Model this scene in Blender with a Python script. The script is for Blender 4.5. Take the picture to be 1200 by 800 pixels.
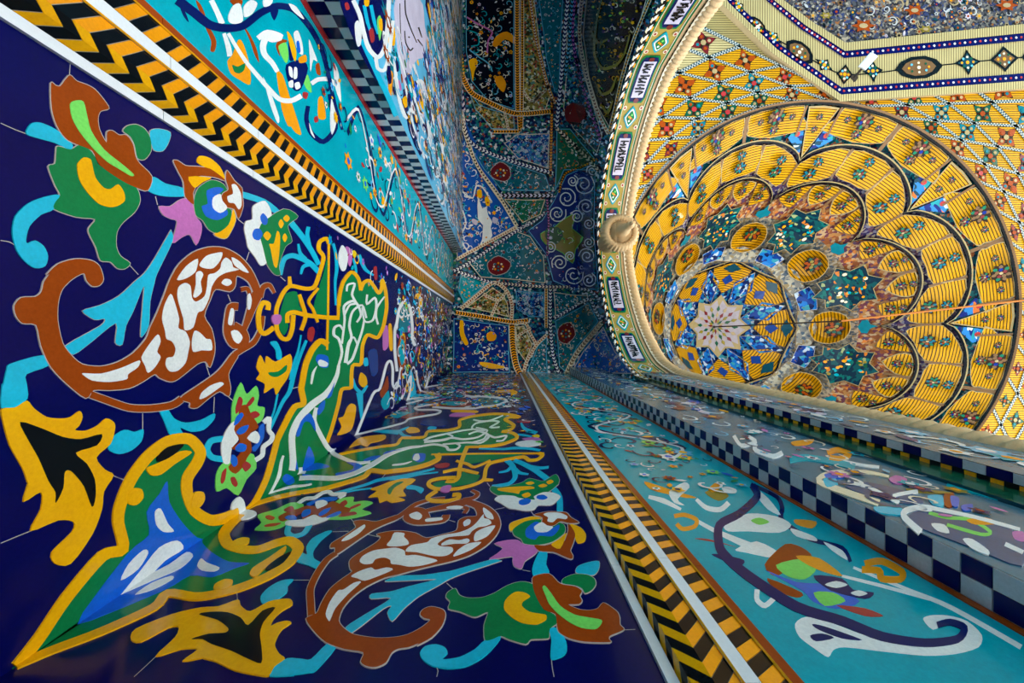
import bpy, math, random
from mathutils import Vector

# ------------------------------------------------------------------ camera, sky, exposure
S = 0.6                      # metres per unit: the camera stands one unit from the tiled back wall
CAM_H = 1.3                  # camera height above the floor
FPX = 500.0                  # focal length for a 1200 px wide frame
ZX, ZY = 588.0, 393.0        # where verticals meet
scn = bpy.context.scene
for o in list(bpy.data.objects): bpy.data.objects.remove(o)
col = scn.collection
cam_d = bpy.data.cameras.new('camera'); cam = bpy.data.objects.new('camera', cam_d); col.objects.link(cam)
cam.location = (0, 0, CAM_H); cam.rotation_euler = (math.pi, 0, 0)
cam_d.sensor_width = 36.0; cam_d.lens = 36.0 * FPX / 1200.0
cam_d.shift_x = (600.0 - ZX) / 1200.0; cam_d.shift_y = -(400.0 - ZY) / 1200.0
cam_d.clip_start = 0.01; cam_d.clip_end = 400
scn.camera = cam

world = bpy.data.worlds.new('sky'); scn.world = world; world.use_nodes = True
bg = world.node_tree.nodes['Background']
bg.inputs['Color'].default_value = (0.80, 0.90, 1.0, 1); bg.inputs['Strength'].default_value = 2.2
sun_d = bpy.data.lights.new('sun', 'SUN'); sun = bpy.data.objects.new('sun', sun_d); col.objects.link(sun)
sun_d.energy = 4.0; sun_d.angle = 0.02; sun_d.color = (1.0, 0.93, 0.80)
SUN_EL, SUN_AZ = math.radians(36), math.radians(14)   # low enough to reach the niche floor under the hall ceiling
sun.rotation_euler = Vector((-math.cos(SUN_EL)*math.cos(SUN_AZ), -math.cos(SUN_EL)*math.sin(SUN_AZ), -math.sin(SUN_EL))).to_track_quat('-Z', 'Y').to_euler()
vs = scn.view_settings
vs.view_transform = 'Standard'; vs.look = 'None'; vs.gamma = 1.0; vs.exposure = 1.0
try: vs.use_curve_mapping = False
except Exception: pass
try:
    scn.cycles.max_bounces = 8; scn.cycles.diffuse_bounces = 5; scn.cycles.glossy_bounces = 4
    scn.cycles.use_denoising = True; scn.cycles.sample_clamp_indirect = 6.0
except Exception: pass

# ------------------------------------------------------------------ materials
def srgb(h):
    h = h.lstrip('#'); c = [int(h[i:i+2], 16) / 255 for i in (0, 2, 4)]
    return tuple((x / 12.92 if x <= .04045 else ((x + .055) / 1.055) ** 2.4) for x in c)
MATS = {}
def glaze(key, hexc, rough=.16, var=.22, scale=9.0, bump=.05, metal=0.0):
    m = bpy.data.materials.new(key); m.use_nodes = True; nt = m.node_tree; N = nt.nodes; L = nt.links
    b = N['Principled BSDF']; b.inputs['Roughness'].default_value = rough; b.inputs['Metallic'].default_value = metal; b.inputs['Specular IOR Level'].default_value = .32
    c = srgb(hexc)
    tc = N.new('ShaderNodeTexCoord'); nz = N.new('ShaderNodeTexNoise'); nz.inputs['Scale'].default_value = scale
    nz.inputs['Detail'].default_value = 5
    L.new(tc.outputs['Object'], nz.inputs['Vector'])
    mx = N.new('ShaderNodeMix'); mx.data_type = 'RGBA'
    mx.inputs[6].default_value = (*[x * (1 - var) for x in c], 1); mx.inputs[7].default_value = (*[min(1, x * (1 + var)) for x in c], 1)
    fn = N.new('ShaderNodeTexNoise'); fn.inputs['Scale'].default_value = scale * 22; fn.inputs['Detail'].default_value = 3; fn.inputs['Roughness'].default_value = .7
    L.new(tc.outputs['Object'], fn.inputs['Vector'])
    am = N.new('ShaderNodeMath'); am.operation = 'MULTIPLY_ADD'; am.inputs[1].default_value = 1.1; am.inputs[2].default_value = -.55; L.new(fn.outputs['Fac'], am.inputs[0])
    sm = N.new('ShaderNodeMath'); sm.operation = 'ADD'; sm.use_clamp = True; L.new(nz.outputs['Fac'], sm.inputs[0]); L.new(am.outputs[0], sm.inputs[1])
    L.new(sm.outputs[0], mx.inputs[0]); L.new(mx.outputs[2], b.inputs['Base Color'])
    bp = N.new('ShaderNodeBump'); bp.inputs['Strength'].default_value = bump; bp.inputs['Distance'].default_value = .01
    n2 = N.new('ShaderNodeTexNoise'); n2.inputs['Scale'].default_value = scale * 2.2
    L.new(tc.outputs['Object'], n2.inputs['Vector']); L.new(n2.outputs['Fac'], bp.inputs['Height']); L.new(bp.outputs['Normal'], b.inputs['Normal'])
    MATS[key] = m; return m
for k, h in dict(navy='#040850', navy2='#07195c', steel='#2f5480', slate='#3f7088', cyan='#12b6da', brown='#96400f', lgreen='#74d862', green='#0e7a45', dgreen='#0c5038',
                 yellow='#ffb108', lemon='#ffd21a', orange='#f59a10', white='#e6ecf2', cream='#e9dcc0', pink='#c06cb6', blue='#1462d6', black='#0d1218',
                 turq='#00a0b4', teal='#0d6f80', dteal='#0c3f50', red='#a62e30', dred='#6e1c22', joint='#b9b2b0', lav='#cdc6de',
                 gold='#eda913', olive='#8a7a2a', grey='#b8bcc4', sky='#5cb6e0', purple='#6a4a8e', dblue='#143a86').items():
    glaze(k, h)
for k, h in dict(ink='#2a2018', starwhite='#a39ca6', dcream='#a08f66', seamw='#aeb2ac', vnavy='#132c80', vteal='#13687c', vgreen='#186c50', vblack='#0c1020', vblue='#1b58b8').items():
    glaze(k, h); MATS[k].node_tree.nodes['Principled BSDF'].inputs['Specular IOR Level'].default_value = .1
for k in ('navy', 'navy2', 'black', 'turq', 'teal', 'brown', 'green'): MATS[k].node_tree.nodes['Principled BSDF'].inputs['Specular IOR Level'].default_value = .13
glaze('strip', '#dfe6ee', rough=.2, var=.08)
glaze('ropestone', '#cdac80', rough=.55, var=.2, bump=.2)
glaze('stone', '#e6dfd4', rough=.6, var=.12)
glaze('buff', '#a8946e', rough=.4, var=.25, scale=3)
glaze('ribbrown', '#6e5030', rough=.4, var=.25, scale=3)
glaze('metal', '#3a3530', rough=.35, var=.1, metal=.8)
glaze('copper', '#b0692a', rough=.4, var=.1)

def striped(key, hexa, hexb, freq, width=.28):
    """glazed brick courses: thin dark joints across a coloured field, along the v of the UV map"""
    m = bpy.data.materials.new(key); m.use_nodes = True; nt = m.node_tree; N = nt.nodes; L = nt.links
    b = N['Principled BSDF']; b.inputs['Roughness'].default_value = .3; b.inputs['Specular IOR Level'].default_value = .15
    uv = N.new('ShaderNodeUVMap'); uv.uv_map = 'uv'; sx = N.new('ShaderNodeSeparateXYZ'); L.new(uv.outputs['UV'], sx.inputs[0])
    mu = N.new('ShaderNodeMath'); mu.operation = 'MULTIPLY'; mu.inputs[1].default_value = freq; L.new(sx.outputs['Y'], mu.inputs[0])
    fr = N.new('ShaderNodeMath'); fr.operation = 'FRACT'; L.new(mu.outputs[0], fr.inputs[0])
    lt = N.new('ShaderNodeMath'); lt.operation = 'LESS_THAN'; lt.inputs[1].default_value = width; L.new(fr.outputs[0], lt.inputs[0])
    nz = N.new('ShaderNodeTexNoise'); nz.inputs['Scale'].default_value = 1.5; tc = N.new('ShaderNodeTexCoord'); L.new(tc.outputs['Object'], nz.inputs['Vector'])
    a = srgb(hexa); c = N.new('ShaderNodeMix'); c.data_type = 'RGBA'
    c.inputs[6].default_value = (*[x * .8 for x in a], 1); c.inputs[7].default_value = (*[min(1, x * 1.2) for x in a], 1); L.new(nz.outputs['Fac'], c.inputs[0])
    mx = N.new('ShaderNodeMix'); mx.data_type = 'RGBA'; L.new(lt.outputs[0], mx.inputs[0]); L.new(c.outputs[2], mx.inputs[6])
    mx.inputs[7].default_value = (*srgb(hexb), 1); L.new(mx.outputs[2], b.inputs['Base Color'])
    MATS[key] = m; return m
striped('goldbrick', '#cb940e', '#3c2a0a', 1 / 2.6, .30)
striped('creambrick', '#b9ac7c', '#5c5436', 1 / 2.8, .28)
striped('palebrick', '#a89c68', '#4a4430', 1 / 2.6, .30)

def mosaic(key, scale, cols, rough=.25, coord='UV'):
    """mosaic too fine to tell its pieces apart: many-coloured cells"""
    m = bpy.data.materials.new(key); m.use_nodes = True; nt = m.node_tree; N = nt.nodes; L = nt.links
    b = N['Principled BSDF']; b.inputs['Roughness'].default_value = rough; b.inputs['Specular IOR Level'].default_value = .15
    tc = N.new('ShaderNodeTexCoord'); src = tc.outputs['Object']
    if coord == 'UV':
        uv = N.new('ShaderNodeUVMap'); uv.uv_map = 'uv'; src = uv.outputs['UV']
    nz = N.new('ShaderNodeTexNoise'); nz.inputs['Scale'].default_value = scale * .6; L.new(src, nz.inputs['Vector'])
    ad = N.new('ShaderNodeVectorMath'); ad.operation = 'MULTIPLY_ADD'; ad.inputs[1].default_value = (1.2 / scale,) * 3
    L.new(nz.outputs['Color'], ad.inputs[0]); L.new(src, ad.inputs[2])
    vo = N.new('ShaderNodeTexVoronoi'); vo.inputs['Scale'].default_value = scale; L.new(ad.outputs[0], vo.inputs['Vector'])
    sp = N.new('ShaderNodeSeparateColor'); L.new(vo.outputs['Color'], sp.inputs[0])
    rp = N.new('ShaderNodeValToRGB'); rp.color_ramp.interpolation = 'CONSTANT'
    while len(rp.color_ramp.elements) > 1: rp.color_ramp.elements.remove(rp.color_ramp.elements[-1])
    tot = sum(w for _, w in cols); acc = 0
    for i, (h, w) in enumerate(cols):
        e = rp.color_ramp.elements[0] if i == 0 else rp.color_ramp.elements.new(acc / tot)
        e.position = acc / tot; e.color = (*srgb(h), 1); acc += w
    L.new(sp.outputs[0], rp.inputs[0]); L.new(rp.outputs[0], b.inputs['Base Color'])
    MATS[key] = m; return m
mosaic('mos_blue', .34, [('#10246e', 3), ('#2a76b8', 3), ('#123c50', 2), ('#c8d8e0', 1), ('#1f8f9a', 2), ('#c86a30', .6)])
mosaic('mos_teal', .34, [('#0f5f72', 3), ('#1c8f98', 2), ('#12305a', 2), ('#a8c0b8', 1), ('#d07038', .9), ('#b83838', .4)])
mosaic('mos_brown', .4, [('#8a5030', 3), ('#a87848', 2), ('#6a3a48', 2), ('#b89a78', 2), ('#54405a', 1), ('#c8783a', 1)])
mosaic('mos_purple', .42, [('#40386a', 3), ('#88849a', 2), ('#2a2440', 2), ('#b4a890', 2), ('#6a4a60', 2)])
mosaic('mos_star', .45, [('#0a2a3c', 4), ('#0e4a50', 3), ('#0f6460', 1.0), ('#c07028', .3), ('#90a070', .3)])
mosaic('mos_grey', .5, [('#7c7c78', 3), ('#a8a494', 3), ('#4a5a6a', 2), ('#8a7a5a', 2)])
mosaic('mos_dark', .4, [('#2c2c34', 4), ('#4c4c54', 3), ('#74706c', 3), ('#8a5a34', 1), ('#33406a', 2), ('#a49c8c', 1.2)])
mosaic('mos_vault', .4, [('#0e1f50', 4), ('#125068', 3), ('#17707e', 2), ('#3a7ca8', 1.5), ('#9a4a38', .8), ('#3a8a58', 1), ('#d8e0e8', 1.6)])
mosaic('mos_olive', .4, [('#3a3a28', 3), ('#857c40', 3), ('#b09848', 2), ('#b0503a', 1), ('#5a8a7a', 1), ('#d8d0b0', 1)])
mosaic('mos_bluetile', .30, [('#123a8a', 3), ('#1a70c0', 3), ('#0e2050', 2), ('#b0c4d8', 1.5), ('#3a94a8', 2)])

# ------------------------------------------------------------------ geometry helpers
def Wp(x, y, z): return (x * S, y * S, CAM_H + z * S)
def new_obj(name, verts, faces, mats, parent=None, midx=None, uvs=None, smooth=False):
    me = bpy.data.meshes.new(name); me.from_pydata(verts, [], faces)
    for m in (mats if isinstance(mats, (list, tuple)) else [mats]):
        me.materials.append(MATS[m] if isinstance(m, str) else m)
    if midx: me.polygons.foreach_set('material_index', midx)
    if uvs:
        l = me.uv_layers.new(name='uv')
        for p in me.polygons:
            for li in p.loop_indices: l.data[li].uv = uvs[me.loops[li].vertex_index]
    if smooth: me.polygons.foreach_set('use_smooth', [True] * len(me.polygons))
    me.update(); o = bpy.data.objects.new(name, me); col.objects.link(o)
    if parent is not None: o.parent = parent
    return o
def empty(name, loc=(0, 0, 0)):
    o = bpy.data.objects.new(name, None); col.objects.link(o); o.empty_display_size = .2; return o
def tag(o, label=None, cat=None, kind=None, group=None):
    if label: o['label'] = label
    if cat: o['category'] = cat
    if kind: o['kind'] = kind
    if group: o['group'] = group
    return o
def catmull(p, closed=True, sub=3):
    n = len(p); out = []
    if n < 3 and closed: return list(p)
    for i in range(n if closed else n - 1):
        g = (lambda k: p[k % n]) if closed else (lambda k: p[max(0, min(n - 1, k))])
        for s in range(sub): out.append(cr(g(i - 1), g(i), g(i + 1), g(i + 2), s / sub))
    if not closed: out.append(p[-1])
    return out
def cr(a, b, c, d, t, k=.42):
    t2, t3 = t * t, t * t * t
    h1, h2, h3, h4 = 2*t3 - 3*t2 + 1, -2*t3 + 3*t2, t3 - 2*t2 + t, t3 - t2
    return tuple(h1 * b[j] + h2 * c[j] + h3 * k * (c[j] - a[j]) + h4 * k * (d[j] - b[j]) for j in (0, 1))
def area(p): return .5 * sum(p[i][0] * p[(i+1) % len(p)][1] - p[(i+1) % len(p)][0] * p[i][1] for i in range(len(p)))
def offset(p, d):
    n = len(p); s = 1 if area(p) > 0 else -1; out = []
    for i in range(n):
        a, b, c = p[i-1], p[i], p[(i+1) % n]
        tx, ty = c[0] - a[0], c[1] - a[1]; l = math.hypot(tx, ty) or 1
        out.append((b[0] + s * ty / l * d, b[1] - s * tx / l * d))
    return out
def stroke_quads(pts, w, sub=4, closed=False):
    """centre line -> list of (left, right) point pairs; w is a number or (start, middle, end)"""
    c = catmull(pts, closed, sub); n = len(c); pr = []
    for i in range(n):
        a = c[i-1] if (i or closed) else c[0]; b = c[(i+1) % n] if (i < n-1 or closed) else c[-1]
        tx, ty = b[0]-a[0], b[1]-a[1]; l = math.hypot(tx, ty) or 1
        t = i / max(1, n-1)
        ww = w if not isinstance(w, (tuple, list)) else (w[0] + (w[1]-w[0])*t*2 if t < .5 else w[1] + (w[2]-w[1])*(t*2-1))
        pr.append(((c[i][0] - ty/l*ww/2, c[i][1] + tx/l*ww/2), (c[i][0] + ty/l*ww/2, c[i][1] - tx/l*ww/2)))
    return pr
def inside(p, poly):
    x, y = p; r = False; j = len(poly) - 1
    for i in range(len(poly)):
        xi, yi = poly[i]; xj, yj = poly[j]
        if (yi > y) != (yj > y) and x < (xj - xi) * (y - yi) / (yj - yi) + xi: r = not r
        j = i
    return r
class Acc:
    """gathers flat polygons and strokes on a surface into one mesh"""
    def __init__(s): s.v = []; s.f = []; s.m = []; s.mats = []; s.uv = []
    def mi(s, k):
        if k not in s.mats: s.mats.append(k)
        return s.mats.index(k)
    def poly(s, surf, pts, n, mat, side=None):
        b = len(s.v); k = len(pts); s.v += [surf(x, y, n) for x, y in pts]; s.uv += list(pts)
        s.f.append(tuple(range(b, b + k))); s.m.append(s.mi(mat))
        if side is not None:
            c = len(s.v); s.v += [surf(x, y, side) for x, y in pts]; s.uv += list(pts)
            for i in range(k): s.f.append((b+i, b+(i+1) % k, c+(i+1) % k, c+i)); s.m.append(s.mi(mat))
    def stroke(s, surf, pts, w, n, mat, sub=3, side=None, closed=False, conv=None, dn=0.0):
        pr = stroke_quads(pts, w, sub, closed)
        if conv: pr = [(conv(a), conv(b)) for a, b in pr]
        b = len(s.v)
        for i, (l, r) in enumerate(pr): s.v += [surf(l[0], l[1], n + i * dn), surf(r[0], r[1], n + i * dn)]; s.uv += [l, r]
        k = len(pr); rg = range(k if closed else k - 1)
        for i in rg: j = (i+1) % k; s.f.append((b+2*i, b+2*j, b+2*j+1, b+2*i+1)); s.m.append(s.mi(mat))
        if side is not None:
            c = len(s.v)
            for l, r in pr: s.v += [surf(l[0], l[1], side), surf(r[0], r[1], side)]; s.uv += [l, r]
            for i in rg:
                j = (i+1) % k
                s.f.append((b+2*i, b+2*j, c+2*j, c+2*i)); s.m.append(s.mi(mat))
                s.f.append((b+2*i+1, b+2*j+1, c+2*j+1, c+2*i+1)); s.m.append(s.mi(mat))
            if not closed:
                for e in (0, k-1): s.f.append((b+2*e, b+2*e+1, c+2*e+1, c+2*e)); s.m.append(s.mi(mat))
    def quad(s, vs, mat, uvs=None):
        b = len(s.v); s.v += vs; s.uv += uvs or [(0, 0)] * len(vs); s.f.append(tuple(range(b, b + len(vs)))); s.m.append(s.mi(mat))
    def build(s, name, parent=None, kind=None, smooth=False):
        o = new_obj(name, s.v, s.f, s.mats, parent, s.m, s.uv, smooth)
        if kind: o['kind'] = kind
        return o
def ell(x, y, rx, ry, a=0, k=12):
    ca, sa = math.cos(a), math.sin(a)
    return [(x + rx*math.cos(t)*ca - ry*math.sin(t)*sa, y + rx*math.cos(t)*sa + ry*math.sin(t)*ca) for t in (2*math.pi*i/k for i in range(k))]
def leaf(x, y, l, w, a):
    ca, sa = math.cos(a), math.sin(a); pts = [(-.5, 0), (-.2, .42), (.15, .4), (.5, 0), (.15, -.4), (-.2, -.42)]
    return [(x + p*l*ca - q*w*sa, y + p*l*sa + q*w*ca) for p, q in pts]
def flora(acc, surf, poly, count, size, n, pals, seed, curls=.35, sz_var=.5, ratio=1.0, mind=.55, st=.0012):
    """hand-cut flowers, leaves and tendrils scattered over a panel"""
    rnd = random.Random(seed); xs = [p[0] for p in poly]; ys = [p[1] for p in poly]; placed = []
    tries = 0; R = ratio
    def sq(pts, cx, cy): return [(x, cy + (y - cy) * R) for x, y in pts]
    while len(placed) < count and tries < count * 14:
        tries += 1
        x, y = rnd.uniform(min(xs), max(xs)), rnd.uniform(min(ys), max(ys))
        if not inside((x, y), poly): continue
        if any((x-a)**2 + ((y-b)/R)**2 < (size*mind)**2 for a, b in placed[-220:]): continue
        placed.append((x, y)); z = size * rnd.uniform(1 - sz_var, 1 + sz_var); k = rnd.random(); e = rnd.uniform(0, .4) * st
        if k < curls:
            a0 = rnd.uniform(0, 6.28); sgn = rnd.choice((-1, 1)); pts = []
            for i in range(8):
                t = i / 7; rr = z * (.95 - .75 * t); aa = a0 + sgn * t * 4.6
                pts.append((x + rr * math.cos(aa), y + rr * math.sin(aa) * R))
            if all(inside(q, poly) for q in pts): acc.stroke(surf, pts, (z*.12, z*.24, z*.12), n + e, rnd.choice(pals[0]), 2)
        elif k < curls + .33:
            m = rnd.choice(pals[1]); a0 = rnd.uniform(0, 6); q = rnd.choice((5, 6, 8))
            if not inside((x + z*.6, y), poly) or not inside((x - z*.6, y), poly): continue
            pts = []
            for i in range(q * 2):
                rr = z * (.55 if i % 2 == 0 else .33); aa = a0 + i * math.pi / q
                pts.append((x + rr * math.cos(aa), y + rr * math.sin(aa) * R))
            acc.poly(surf, pts, n + e + st*.6, m)
            acc.poly(surf, ell(x, y, z*.2, z*.2*R, 0, 7), n + e + st*1.4, rnd.choice(pals[2]))
        else:
            a = rnd.uniform(0, 6.28); p = leaf(x, y, z*1.05, z*.5, a); p = sq(p, x, y)
            if all(inside(q, poly) for q in p): acc.poly(surf, p, n + e + st*.3, rnd.choice(pals[1] + pals[2]))
    return placed

# ------------------------------------------------------------------ the tiled corner: two walls that mirror each other
DB = .681                                        # distance of the second wall, in units
def surf_left(u, v, n): return Wp(-1 + n, DB - u, v)
def surf_right(u, v, n): return Wp(u - 1, DB - n, v)
def uv_left(p): return (DB + (ZY - p[1]) / (ZX - p[0]), FPX / (ZX - p[0]))
def uv_right(p): return (1 + DB * (p[0] - ZX) / (p[1] - ZY), FPX * DB / (p[1] - ZY))
LEFT = dict(surf=surf_left, top=8.8, white1=(1.316, 1.346), f=(1.346, 1.385, 1.416, 1.480), white2=1.522, yb=1.590, brown=1.620,
            step=2.381, n2=.195, pitch=.084, tile=.092, name='wall_left', org=DB, dist=1.0)
RIGHT = dict(surf=surf_right, top=7.75, white1=(1.325, 1.351), f=(1.351, 1.371, 1.418, 1.472), white2=1.509, yb=1.564, brown=1.594,
             step=2.196, n2=.117, pitch=.076, tile=.073, name='wall_right', org=1.0, dist=DB)
VLO = -CAM_H / S                                  # floor level in units
def box_uvn(name, surf, u0, u1, v0, v1, n0, n1, mat, parent=None):
    c = [(u0, v0, n0), (u1, v0, n0), (u1, v1, n0), (u0, v1, n0), (u0, v0, n1), (u1, v0, n1), (u1, v1, n1), (u0, v1, n1)]
    return new_obj(name, [surf(*p) for p in c], [(0, 3, 2, 1), (4, 5, 6, 7), (0, 1, 5, 4), (1, 2, 6, 5), (2, 3, 7, 6), (3, 0, 4, 7)], mat, parent)

floor = new_obj('floor', [(-1.2, -30, 0), (60, -30, 0), (60, 30, 0), (-1.2, 30, 0)], [(0, 1, 2, 3)], 'stone')
tag(floor, 'pale polished stone floor below the tiled walls', kind='structure')
wl = box_uvn('wall_left', surf_left, -.4, 9.2, VLO, 9.3, -.35, 0, 'navy')
tag(wl, 'brightly lit navy tiled wall with a brown horn scroll and chevron border', kind='structure')
wr = box_uvn('wall_right', surf_right, -.35, 3.2, VLO, 8.2, -.35, 0, 'navy')
tag(wr, 'shaded glossy navy tiled wall running out to the rope-edged arch jamb', kind='structure')
wf = box_uvn('wall_far_blocker', surf_left, 9.2, 9.5, VLO, 9.6, -.35, 2.9, 'teal')  # added out of view to block sky light and darken the right wall
tag(wf, 'added unseen turquoise wall that keeps sky light off the shaded wall', kind='structure')
wh = new_obj('wall_hall_blocker', [(1.4, -9.8, 0), (24, -9.8, 0), (24, -9.8, 12.4), (1.4, -9.8, 12.4), (1.4, -10.2, 0), (24, -10.2, 0), (24, -10.2, 12.4), (1.4, -10.2, 12.4)], [(0, 1, 2, 3), (4, 7, 6, 5), (0, 4, 5, 1), (1, 5, 6, 2), (2, 6, 7, 3), (3, 7, 4, 0)], 'teal')  # added out of view, blocks the sky on this side of the hall
tag(wh, 'added unseen turquoise wall beside the hall, shutting out sky light', kind='structure')
LEFT['wall'] = wl; RIGHT['wall'] = wr

# crops used for reading the drawing of the tiles: letter -> (x0, y0, scale)
CROP = dict(A=(0, 60, 6), B=(0, 190, 6), C=(0, 320, 6), D=(0, 450, 6), E=(150, 160, 6), F=(150, 280, 6), G=(150, 410, 6), H=(130, 490, 6),
            I=(280, 260, 8), J=(280, 350, 8), K=(280, 440, 8), L=(280, 520, 8), M=(400, 290, 8), N=(400, 380, 8), O=(0, 533, 3), Q=(100, 600, 4),
            R=(470, 320, 5), S=(160, 0, 5), T=(400, 0, 3), U=(800, 533, 3), V=(500, 180, 5), W=(380, 0, 5), X=(0, 0, 1), Y=(650, 560, 5), Z=(860, 440, 3.524))
def P(s):
    out = []; c = CROP['X']
    for t in s.split():
        if t[0].isalpha(): c = CROP[t[0]]; t = t[1:]
        a, b = t.split(','); out.append((c[0] + float(a) / c[2], c[1] + float(b) / c[2]))
    return out

LAY = .0011
JIT = [0]
def jit():                                        # no two pieces lie at exactly the same depth
    JIT[0] = (JIT[0] + 1) % 23; return JIT[0] * 1.4e-5
def tile_poly(wall, px, conv, mat, name, lay, parent, out=0.0, xf=None):
    sm = catmull(px, True, 3); a = Acc(); sf = wall['surf']
    f = (lambda p: xf(conv(p))) if xf else conv
    n = .001 + lay * LAY + jit()
    if out: a.poly(sf, [f(p) for p in offset(sm, out)], n - .0005, "joint", 0)
    a.poly(sf, [f(p) for p in sm], n, mat, 0)
    return a.build(name, parent)
def tile_stroke(wall, px, w, conv, mat, name, lay, parent, out=0.0, xf=None, closed=False):
    a = Acc(); sf = wall['surf']; n = .001 + lay * LAY + jit()
    f = (lambda p: xf(conv(p))) if xf else conv
    if out:
        ww = tuple(x + out * 2 for x in w) if isinstance(w, tuple) else w + out * 2
        a.stroke(sf, px, ww, n - .0005, "joint", 4, 0, closed, f)
    a.stroke(sf, px, w, n, mat, 4, 0, closed, f, 5e-6)
    return a.build(name, parent)

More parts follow.
